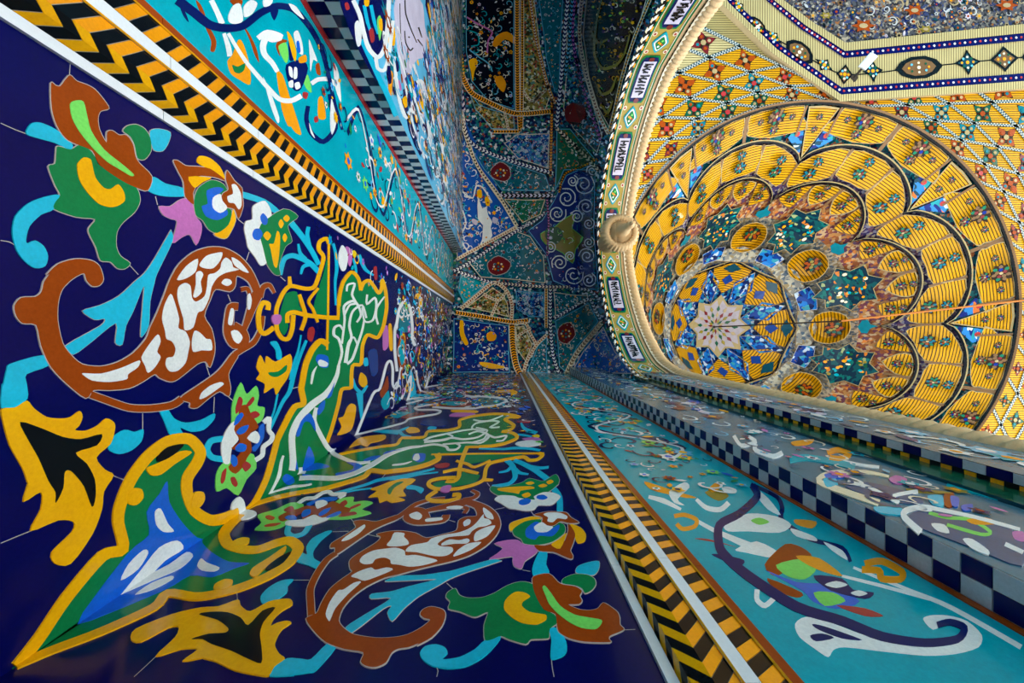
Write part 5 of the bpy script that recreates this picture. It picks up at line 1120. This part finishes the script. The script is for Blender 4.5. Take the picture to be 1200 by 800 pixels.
def dished(name, pts, mat, n=0.0, dish=.18, parent=dome, rim='ribbrown', uvf=None, sub=3, rimw=.965):
    """a panel hollowed like a shallow shell, with a narrow frame"""
    p = catmull(pts, True, sub); k = len(p); cr_, ct = sum(q[0] for q in p)/k, sum(q[1] for q in p)/k
    def ring(s, nn): return [(cr_ + (a-cr_)*s, ct + (b-ct)*s, nn) for a, b in p]
    rs = ring(1, n) + ring(rimw, n) + ring(rimw - .02, n - .02) + ring(.62, n - dish*.85) + [(cr_, ct, n - dish)]
    v = [on_dome(*q) for q in rs]; uv = [(q[1], q[0]) for q in rs]; f = []; mi = []
    for L in range(3):
        for i in range(k): f.append((L*k + i, L*k + (i+1) % k, (L+1)*k + (i+1) % k, (L+1)*k + i)); mi.append(0 if L == 0 else 1)
    for i in range(k): f.append((3*k + i, 3*k + (i+1) % k, 4*k)); mi.append(1)
    b = len(v); v += [on_dome(q[0], q[1], -.5) for q in rs[:k]]; uv += uv[:k]
    for i in range(k): f.append((i, (i+1) % k, b + (i+1) % k, b + i)); mi.append(0)
    return new_obj(name, v, f, [rim, mat], parent, mi, uv), (cr_, ct)
def bouquet(par, r, t, sz, n, seed, cols, squash=1.25):
    """painted flower spray: clustered blossoms and leaves"""
    rnd = random.Random(seed); o = Acc(); K = 57.3 / r
    def pt(a, b): return (r + a, t + b * K)
    def pl(pts, m, dn): o.poly(on_dome, [pt(*q) for q in pts], n + dn, m)
    rag = [(sz * (.98 if i % 2 == 0 else .72) * rnd.uniform(.86, 1.1) * math.cos(i*math.pi/9), sz * (.98 if i % 2 == 0 else .72) * rnd.uniform(.86, 1.1) * math.sin(i*math.pi/9) * squash) for i in range(18)]
    pl(rag, 'ink', .0); a0 = rnd.uniform(0, 6)
    for i in range(7):
        an = a0 + i * 2 * math.pi / 7; d = sz * .62
        pl(leaf(d*math.cos(an), d*math.sin(an)*squash, sz*.5, sz*.42, an), cols[0] if i % 2 else cols[2], .006)
    for i in range(5):
        an = a0 + i * 2 * math.pi / 5 + 1; d = sz * .34
        pl(ell(d*math.cos(an), d*math.sin(an)*squash, sz*.2, sz*.2, 0, 7), cols[1 + i % (len(cols) - 2)], .012)
    pl(ell(0, 0, sz*.17, sz*.17, 0, 8), cols[-1], .02)
    return o.build('flower_spray', par)
FC = [['vgreen', 'dred', 'ribbrown', 'vnavy', 'buff'], ['vteal', 'ribbrown', 'vgreen', 'dred', 'buff'], ['vgreen', 'ribbrown', 'vteal', 'brown', 'buff']]
for k in range(8):
    c = 45 * k; s = c + 22.5
    # crown: gold kites with blue diamonds, blue lozenges
    kt, _ = dished('crown_kite', [(38, c), (56, c - 19), (71, c - 19), (74, c), (71, c + 19), (56, c + 19)], 'goldbrick', .05, .12, sub=1)
    o = Acc(); o.poly(on_dome, [(48, c), (54, c - 7), (60, c), (54, c + 7)], .0, 'dblue'); o.poly(on_dome, [(62, c), (67, c - 9), (73, c), (67, c + 9)], .02, 'dteal'); o.build('kite_inlay', kt)
    dished('crown_lozenge', [(27, s), (52, s - 13), (69, s), (52, s + 13)], 'mos_bluetile', .05, .05, sub=1, rim='dcream')
    # hollow scoops and facets between crown and stars
    dished('facet', [(78, c - 20), (78, c + 20), (89, c + 13), (91, c), (89, c - 13)], 'mos_grey', -.04, .04, sub=1, rim='ribbrown')
    sc, _ = dished('scoop', [(84, c), (90, c - 9.5), (102, c - 11), (113, c - 7), (117, c), (113, c + 7), (102, c + 11), (90, c + 9.5)], 'goldbrick', .12, .55, sub=2, rim='buff')
    bouquet(sc, 104, c + 1, 8.5, -.16, k, ['dgreen', 'olive', 'brown', 'dgreen', 'olive'])
    dished('honeycomb_facet', [(79, s - 8), (79, s + 8), (92, s + 9), (94, s), (92, s - 9)], 'mos_bluetile', .02, .1, sub=1, rim='grey')
    # dark eight-pointed star
    st = [(117 + R * math.cos(i * math.pi / 8), s + R * math.sin(i * math.pi / 8) * 57.3 / 117) for i, R in ((i, 27 if i % 2 == 0 else 19.5) for i in range(16))]
    o, _ = dished('dark_star', st, 'mos_star', .10, .03, sub=1, rim='dcream', rimw=.965)
    rn = random.Random(k); q = Acc()
    for i in range(26):
        rr, aa = 17 * math.sqrt(rn.random()), rn.uniform(0, 6.28); q.poly(on_dome, ell(117 + rr*math.cos(aa), s + rr*math.sin(aa)*.49, rn.uniform(1, 2.1), rn.uniform(.5, 1.0), 0, 6), .115, rn.choice(['orange', 'orange', 'dgreen', 'cream', 'turq', 'olive']))
    q.build('star_flowers', o, 'stuff')
    o = Acc(); o.poly(on_dome, [(121, c), (124, c - 3.4), (128, c - 3.6), (130, c - 1), (135, c), (130, c + 1), (128, c + 3.6), (124, c + 3.4)], .06, 'teal', -.2); o.build('turquoise_wedge', dome)
    # inner scallop: four gold panels
    for j, (t0, t1, rin) in enumerate(((.06, .26, 134), (.275, .49, 142), (.51, .725, 142), (.74, .94, 134))):
        a0, a1 = c + 45*t0, c + 45*t1; am = (a0 + a1)/2
        pts = [(rin, am + (3.2 if j < 2 else -3.2) * (1 if j in (0, 3) else .0)), (rin + (b1(a0) - rin)*.45, a0 + .3), (b1(a0) - 2.4, a0), (b1(am) - 2, am), (b1(a1) - 2.4, a1), (rin + (b1(a1) - rin)*.45, a1 - .3)]
        pn, (pr_, pt_) = dished('scallop_panel', pts, 'goldbrick', .06, .05, sub=2, rim='dcream' if j in (1, 2) else 'ribbrown', rimw=.92)
        bouquet(pn, pr_ - 3.0, pt_, 5.0, .2, k*9 + j, FC[0]); bouquet(pn, pr_ + 5.5, pt_, 3.6, .2, k*9 + j + 4, FC[0])
    # outer scallop: three petals
    for j in range(3):
        a0, a1 = c + 15*j + .5, c + 15*(j + 1) - .5; am = (a0 + a1)/2
        if j == 1: pts = [(b1(am) + 5, am), (b1(a0) + 9, a0), (b2(a0) - 3, a0), (b2(am) - 2.6, am), (b2(a1) - 3, a1), (b1(a1) + 9, a1)]
        else:
            inn, out = (a1, a0) if j == 0 else (a0, a1)
            pts = [(b1(am) + 4, am), (b1(inn) + 6, inn), (b2(inn) - 3, inn), (b2(am) - 2.8, am), (b2(out) - 4, out), (162, out), (b1(out) + 14, out + (2 if j == 0 else -2))]
        pn, (pr_, pt_) = dished('petal', pts, 'goldbrick', .06, .05, sub=2, rim='dcream', rimw=.965)
        bouquet(pn, pr_ - 4.5, pt_, 6.8, .22, k*7 + j, FC[1] if (k + j) % 2 else FC[2]); bouquet(pn, pr_ + 8, pt_, 5.4, .22, k*7 + j + 3, FC[2])
        for am_ in (c + 15*j,):
            o = Acc(); o.poly(on_dome, [(b1(am_) + 6 if j else 156, am_ - .4), (b2(am_) - 2, am_ - .4), (b2(am_) - 2, am_ + .4), (b1(am_) + 6 if j else 156, am_ + .4)], .09, 'ribbrown', -.3); o.build('rib', dome)
    # rim: broad petals and spears
    for j, (t0, t1) in enumerate(((.12, .485), (.515, .88))):
        a0, a1 = c + 45*t0, c + 45*t1; am = (a0 + a1)/2; inn = a1 if j == 0 else a0; out = a0 if j == 0 else a1
        ti = -1 if j == 0 else 1
        pts = [(b2(am) + 4, am), (b2(inn) + 9, inn + ti*.3), (220, inn + ti*.1), (235, inn + ti*.1), (235, am), (235, out - ti*.3), (224, out + ti*.3), (b2(am) + 10, out + ti*3.4)]
        pn, (pr_, pt_) = dished('broad_petal', pts, 'goldbrick', .08, .05, sub=2, rim='dcream', rimw=.965)
        bouquet(pn, pr_ + 4, pt_, 9.6, .26, k*5 + j, FC[0]); bouquet(pn, pr_ - 9, pt_, 5.6, .26, k*5 + j + 2, FC[0]); bouquet(pn, pr_ + 2, pt_ - 4.8, 3.8, .26, k, FC[0]); bouquet(pn, pr_ + 2, pt_ + 4.8, 3.8, .26, k, FC[0])
    sp, _ = dished('spear', [(184, c), (205, c - 2.2), (234, c - 4.4), (235, c), (234, c + 4.4), (205, c + 2.2)], 'goldbrick', .08, .05, sub=1, rim='dcream', rimw=.9)
    bouquet(sp, 212, c, 3.8, .26, k, FC[0]); bouquet(sp, 224, c, 3.8, .2, k + 50, FC[0])
    for dt in (-1, 1):
        o = Acc(); o.poly(on_dome, [(186, c + dt*1.0), (207, c + dt*2.7), (224, c + dt*4.4), (212, c + dt*6.2), (204, c + dt*7.4), (196, c + dt*4.6)], .04, 'mos_blue', -.3); o.poly(on_dome, ell(207, c + dt*4.6, 2.6, .8, 0, 8), .07, 'red'); o.build('blue_wedge', dome)
        for tt in (5.1,):
            o = Acc(); o.poly(on_dome, [(206, c + dt*(tt-.35)), (235, c + dt*(tt-.35)), (235, c + dt*(tt+.25)), (206, c + dt*(tt+.25))], .09, 'ribbrown', -.1); o.build('rib', dome)
    for rr in ((207, 235), (147, 166)):
        o = Acc(); e = .55; o.poly(on_dome, [(rr[0], s - e), (rr[1], s - e), (rr[1], s + e), (rr[0], s + e)], .09, 'ribbrown', -.1); o.build('rib', dome)
star = [((37 if i % 2 == 0 else 27), i * 22.5) for i in range(16)]
o = Acc()
for a_, b_ in zip(star, star[1:] + [(37, 360)]):
    o.poly(on_dome, [(0, 0), a_, b_], .10, 'dcream'); o.poly(on_dome, [(0, 0), (a_[0]*.92, a_[1]), (b_[0]*.92, b_[1])], .115, 'starwhite'); o.poly(on_dome, [a_, b_, b_, a_], .1, 'cream')
    o.quad([on_dome(*a_, .10), on_dome(*b_, .10), on_dome(*b_, -.3), on_dome(*a_, -.3)], 'cream')
cs = o.build('crown_star', dome)
o = Acc(); rn = random.Random(77)
for i in range(16):
    an = i * 22.5
    for r_, l_ in ((6, .9), (13, 1.0), (20, 1.0)): o.poly(on_dome, [(r_ - 3, an), (r_, an - 160 / (r_ + 6)), (r_ + 4.2, an), (r_, an + 160 / (r_ + 6))], .14 + .004 * (i % 2), ['dgreen', 'buff', 'dred', 'olive'][(i + int(r_)) % 4])
o.build('rosette', cs)

# ---- lattice ceiling around the dome
ceil_s = on_plane(HC)
def circ(r, a): return (955 + r * math.cos(a), 358 + r * math.sin(a))
v = []; f = []; uv = []; NA = 96
for i in range(NA):
    a_ = 2 * math.pi * i / NA
    for r in (236, 280, 330, 385): x, y = circ(r, a_); v.append(ceil_s(x, y, -.10)); uv.append((x, y))
for i in range(NA):
    for k in range(3): p, q = i*4 + k, ((i+1) % NA)*4 + k; f.append((p, p+1, q+1, q))
hall = new_obj('ceiling_hall', v, f, 'palebrick', None, None, uv); tag(hall, 'pale lattice ceiling of flowered square panels around the golden dome', kind='structure')
RAD = [241, 259, 284, 316, 356, 404, 460]
def lat_pt(i, j):
    """node of the lattice: ring i, oblique row j counted from the point where dome and frieze touch"""
    a0 = math.radians(-66 + 9.6 * j); px, py = circ(241, a0); d = (math.cos(math.radians(4 + 6 * j)), math.sin(math.radians(4 + 6 * j)))
    ox, oy = px - 955, py - 358; b_ = ox*d[0] + oy*d[1]; c_ = ox*ox + oy*oy - RAD[i]**2; t = -b_ + math.sqrt(max(0, b_*b_ - c_))
    return (px + d[0]*t, py + d[1]*t)
AX = math.radians(-81)
def mir(p):                                        # the same lattice on the other side of the touching point
    dx, dy = p[0] - 955, p[1] - 358; ca, sa = math.cos(2*AX), math.sin(2*AX); return (955 + dx*ca + dy*sa, 358 + dx*sa - dy*ca)
def lerp(a, b, t): return (a[0] + (b[0]-a[0])*t, a[1] + (b[1]-a[1])*t)
rn = random.Random(12)
def cell(q, big, kind, par):
    o = Acc(); cx, cy = sum(p[0] for p in q)/4, sum(p[1] for p in q)/4
    ins = [lerp(p, (cx, cy), .13) for p in q]
    o.poly(ceil_s, ins, .05, 'goldbrick' if kind else 'creambrick', -.08)
    pn = o.build('lattice_panel', par); d = min(math.hypot(q[0][0]-q[1][0], q[0][1]-q[1][1]), math.hypot(q[1][0]-q[2][0], q[1][1]-q[2][1])) * .5
    o = Acc()
    if big:
        o.poly(ceil_s, [lerp(p, (cx, cy), .2) for p in q], .06, 'sky'); o.poly(ceil_s, [lerp(p, (cx, cy), .36) for p in q], .07, 'navy')
        for e in range(9):
            an = e * .7; o.poly(ceil_s, ell(cx + d*.28*math.cos(an)*(e > 0), cy + d*.28*math.sin(an)*(e > 0), d*.11, d*.11, 0, 6), .09 + .002*e, rn.choice(['white', 'cream', 'brown', 'lgreen', 'pink']))
    else:
        m = rn.choice(['dgreen', 'brown', 'dred', 'brown', 'teal']); a00 = math.atan2(q[1][1]-q[0][1], q[1][0]-q[0][0]) + math.pi/4
        o.poly(ceil_s, [(cx + d*(.78 if e % 2 == 0 else .36)*math.cos(a00 + e*math.pi/4), cy + d*(.78 if e % 2 == 0 else .36)*math.sin(a00 + e*math.pi/4)) for e in range(8)], .056, 'ink')
        for e in range(4):
            an = e * math.pi/2 + math.atan2(q[1][1]-q[0][1], q[1][0]-q[0][0]) + math.pi/4
            o.poly(ceil_s, leaf(cx + d*.4*math.cos(an), cy + d*.4*math.sin(an), d*.56, d*.4, an), .065, m)
            o.poly(ceil_s, ell(cx + d*.34*math.cos(an), cy + d*.34*math.sin(an), d*.1, d*.1, 0, 6), .08, rn.choice(['buff', 'brown', 'dcream', 'teal']))
        o.poly(ceil_s, ell(cx, cy, d*.16, d*.16, 0, 7), .09, rn.choice(['red', 'brown', 'dcream']))
    o.build('panel_flower', pn)
seams = Acc()
def seam(p, q, w=3.2):
    l = math.hypot(q[0]-p[0], q[1]-p[1])
    if l < 1: return
    nx, ny = -(q[1]-p[1])/l, (q[0]-p[0])/l; n_ = max(2, int(l / 1.7))
    for i in range(n_):
        a_, b_ = lerp(p, q, i/n_), lerp(p, q, (i+1)/n_)
        for e0, e1, fl in ((-.5, 0, 0), (0, .5, 1)):
            seams.quad([ceil_s(a_[0]+nx*w*e0, a_[1]+ny*w*e0, .09), ceil_s(a_[0]+nx*w*e1, a_[1]+ny*w*e1, .09), ceil_s(b_[0]+nx*w*e1, b_[1]+ny*w*e1, .09), ceil_s(b_[0]+nx*w*e0, b_[1]+ny*w*e0, .09)], 'seamw' if (i + fl) % 2 else 'dteal')
for side in (0, 1):
    tr = mir if side else (lambda p: p)
    for i in range(len(RAD) - 1):
        for j in range(-2, 19):
            if side and j > 6: continue
            q = [lat_pt(i, j), lat_pt(i+1, j), lat_pt(i+1, j+1), lat_pt(i, j+1)]
            q = [tr(p) for p in q]; cx, cy = sum(p[0] for p in q)/4, sum(p[1] for p in q)/4
            if not (720 < cx < 1320 and -80 < cy < 760) or (side and cx > 990) or (not side and cx < 985): continue
            cell(q, i >= 4 and (i + j) % 2 == 0, not (side and i > 2), hall)
            seam(q[0], q[1], 3.0 if i < 3 else 4.0); seam(q[0], q[3], 3.0 if i < 3 else 4.0)
seams.build('lattice_seam', hall, 'stuff')

# ---- octagonal frieze below the far ceiling
HF = HC * .99
fr_s = on_plane(HF)
FO = [(812, -60), (846, 4), (905, 62), (985, 119), (1200, 104), (1420, 88)]
FI = [(880, -60), (908, -8), (950, 24), (991, 50), (1200, 28), (1420, 12)]
root = empty('trim_3'); tag(root, 'cream frieze with a chain of dark medallions between blue beaded lines', kind='structure')
def fp(seg, t, w): a_, b_ = lerp(FO[seg], FO[seg+1], t), lerp(FI[seg], FI[seg+1], t); return lerp(a_, b_, w)
def fr_h(w): return w * .5                         # the frieze leans: its inner edge stands higher
def fsurf(x, y, n): return fr_s(x, y, n)
def fband(w0, w1, n, mat, name):
    for sg in range(len(FO) - 1):
        o = Acc(); K = 6
        for i in range(K):
            pts = [fp(sg, i/K, w0), fp(sg, (i+1)/K, w0), fp(sg, (i+1)/K, w1), fp(sg, i/K, w1)]
            o.poly(fsurf, pts, n, mat, -.06)
        # stripes run across the band: u along it
        oo = o.build(name, root); l = oo.data.uv_layers['uv']
        for p in oo.data.polygons:
            for li in p.loop_indices: q = l.data[li].uv; l.data[li].uv = (q[1], q[0])
for w0, w1, n, m, nm in ((0, .12, .10, 'creambrick', 'frieze_edge'), (.12, .24, .06, 'navy', 'beaded_line'), (.24, .74, .02, 'creambrick', 'frieze_field'), (.74, .86, .06, 'navy', 'beaded_line'), (.86, 1.0, .10, 'creambrick', 'frieze_edge')): fband(w0, w1, n, m, nm)
o = Acc()
for sg in range(len(FO) - 1):
    L_ = math.hypot(FO[sg+1][0]-FO[sg][0], FO[sg+1][1]-FO[sg][1]); K = int(L_ / 6)
    for i in range(K):
        for w in (.18, .80): x, y = fp(sg, (i+.5)/K, w); o.poly(fsurf, ell(x, y, 1.5, 1.5, 0, 6), .075, 'lav' if i % 2 else 'red')
o.build('bead', root, 'stuff')
def medal(x, y, ax, rx, ry, kind):
    o = Acc(); ca, sa = math.cos(ax), math.sin(ax)
    def tr(p): return (x + p[0]*ca - p[1]*sa, y + p[0]*sa + p[1]*ca)
    if kind == 'oval': shp = [(-rx, 0), (-rx*.75, -ry*.62), (-rx*.3, -ry), (rx*.3, -ry), (rx*.75, -ry*.62), (rx, 0), (rx*.75, ry*.62), (rx*.3, ry), (-rx*.3, ry), (-rx*.75, ry*.62)]
    elif kind == 'diamond': shp = [(-rx, 0), (-rx*.45, -ry*.5), (0, -ry), (rx*.45, -ry*.5), (rx, 0), (rx*.45, ry*.5), (0, ry), (-rx*.45, ry*.5)]
    else: shp = [(rx * (1 if i % 4 == 0 else .5 if i % 2 == 0 else .62) * math.cos(i*math.pi/8), ry * (1 if i % 4 == 0 else .5 if i % 2 == 0 else .62) * math.sin(i*math.pi/8)) for i in range(16)]
    o.poly(fsurf, [tr(p) for p in shp], .05, 'black', 0); md = o.build('medallion', root)
    o = Acc(); o.poly(fsurf, [tr((p[0]*.72, p[1]*.72)) for p in shp], .06, 'dteal' if kind == 'quatrefoil' else 'ribbrown')
    for i in range(8): an = i*math.pi/4; o.poly(fsurf, ell(*tr((rx*.42*math.cos(an), ry*.42*math.sin(an))), 1.5, 1.5, 0, 6), .075, ['orange', 'sky', 'cream', 'dgreen'][i % 4])
    o.poly(fsurf, ell(*tr((0, 0)), 2.2, 2.2, 0, 7), .08, 'orange' if kind != 'oval' else 'cream'); o.build('medallion_inlay', md)
for x, y, ax, rx, ry, kd in ((866, 8, .95, 12, 6, 'quatrefoil'), (888, 31, .9, 15, 7, 'oval'), (907, 43, .75, 13, 6, 'quatrefoil'), (937, 61, .68, 20, 11, 'oval'), (966, 76, .6, 13, 8, 'quatrefoil'), (990, 87, .1, 10, 12, 'diamond'),
                             (1023, 83, -.08, 12, 14, 'quatrefoil'), (1077, 79, -.08, 28, 13, 'oval'), (1134, 73, -.08, 16, 15, 'quatrefoil'), (1177, 69, -.08, 17, 15, 'diamond'), (1225, 65, -.08, 28, 13, 'oval'), (1280, 60, -.08, 14, 14, 'quatrefoil')): medal(x, y, ax, rx, ry, kd)
o = Acc(); o.stroke(fsurf, [(850, -8), (888, 31), (937, 61), (990, 87), (1077, 79), (1177, 69), (1300, 60)], 1.4, .035, 'black', 5); o.build('chain_line', root)
# far ceiling seen inside the frieze
up = on_plane(HC * .9945)
pl = [(870, -80), (900, -20), (945, 26), (992, 56), (1200, 34), (1430, 16), (1430, -300), (870, -300)]
o = Acc(); o.poly(up, pl, 0, 'mos_dark'); far = o.build('ceiling_far'); tag(far, 'grey and rust floral ceiling framed by the medallion frieze', kind='structure')
o = Acc(); flora(o, up, [(900, -20), (945, 24), (992, 50), (1200, 28), (1280, 20), (1280, -60), (900, -60)], 420, 5.5, .03, (['grey', 'buff', 'navy2'], ['grey', 'lav', 'ribbrown', 'navy2', 'dteal', 'buff'], ['brown', 'orange', 'black']), 91, curls=.4, mind=.6, st=.01)
o.build('far_flowers', far, 'stuff')
for x, y, r in ((1012, 30, 15), (968, 18, 8), (1072, 12, 13), (1180, 6, 14), (1085, 34, 9)):
    o = Acc(); pts = [(x + r * (1 if i % 2 == 0 else .55) * math.cos(i*math.pi/6), y + r * .55 * (1 if i % 2 == 0 else .55) * math.sin(i*math.pi/6)) for i in range(12)]
    o.poly(up, pts, .07, 'brown' if r > 10 else 'olive'); o.poly(up, ell(x, y, r*.35, r*.2, 0, 8), .09, 'buff'); o.build('rust_flower', far)
# risers closing the frieze to the ceilings
for nm, ed, h0, h1 in (('frieze_riser', FI, HF, HC * .996), ('frieze_riser', FO, HF, HC * 1.01)):
    o = Acc()
    for p, q in zip(ed[:-1], ed[1:]):
        A, B = fr_s(p[0], p[1], 0), fr_s(q[0], q[1], 0); dz = (h1 - h0) * S; o.quad([A, B, (B[0], B[1], B[2] + dz), (A[0], A[1], A[2] + dz)], 'buff')
    o.build(nm, root)

# ---- spotlight on the frieze, cable across the dome
def rod(p, q, r, mat, name, parent, seg=8):
    p, q = Vector(p), Vector(q); d = (q - p).normalized(); e1 = d.orthogonal().normalized(); e2 = d.cross(e1); v = []; 
    for c in (p, q):
        for j in range(seg): an = 2*math.pi*j/seg; v.append(tuple(c + (e1*math.cos(an) + e2*math.sin(an))*r))
    f = [(j, (j+1) % seg, seg + (j+1) % seg, seg + j) for j in range(seg)] + [tuple(range(seg)), tuple(range(2*seg-1, seg-1, -1))]
    return new_obj(name, v, f, mat, parent, smooth=False)
def at(x, y, h): return Wp((x - ZX)/FPX*h, (y - ZY)/FPX*h, h)
sp = empty('spotlight'); tag(sp, 'small white spotlight on an arm fixed to the frieze', 'lamp')
rod(at(1000, 92, HF - .02), at(1012, 78, HF - .5), .03, 'metal', 'arm', sp); rod(at(1010, 80, HF - .5), at(1024, 64, HF - .8), .10, 'strip', 'lamp_housing', sp, 14); rod(at(1000, 92, HF - .06), at(1000, 92, HF), .09, 'metal', 'mounting_plate', sp, 12)
cb = empty('cable'); tag(cb, 'thin cable stretched from the star of the golden dome to its rim', 'cable')
h0 = dome_px(0, 0)[2] - .3; rod(at(837, 383, h0), at(986, 376, 21.0), .022, 'metal', 'cable_run', cb); rod(at(986, 376, 21.0), at(1215, 350, HC - .6), .026, 'copper', 'cable_run', cb); rod(at(837, 383, h0 + .32), at(837, 383, h0 - .02), .05, 'metal', 'hook', cb)
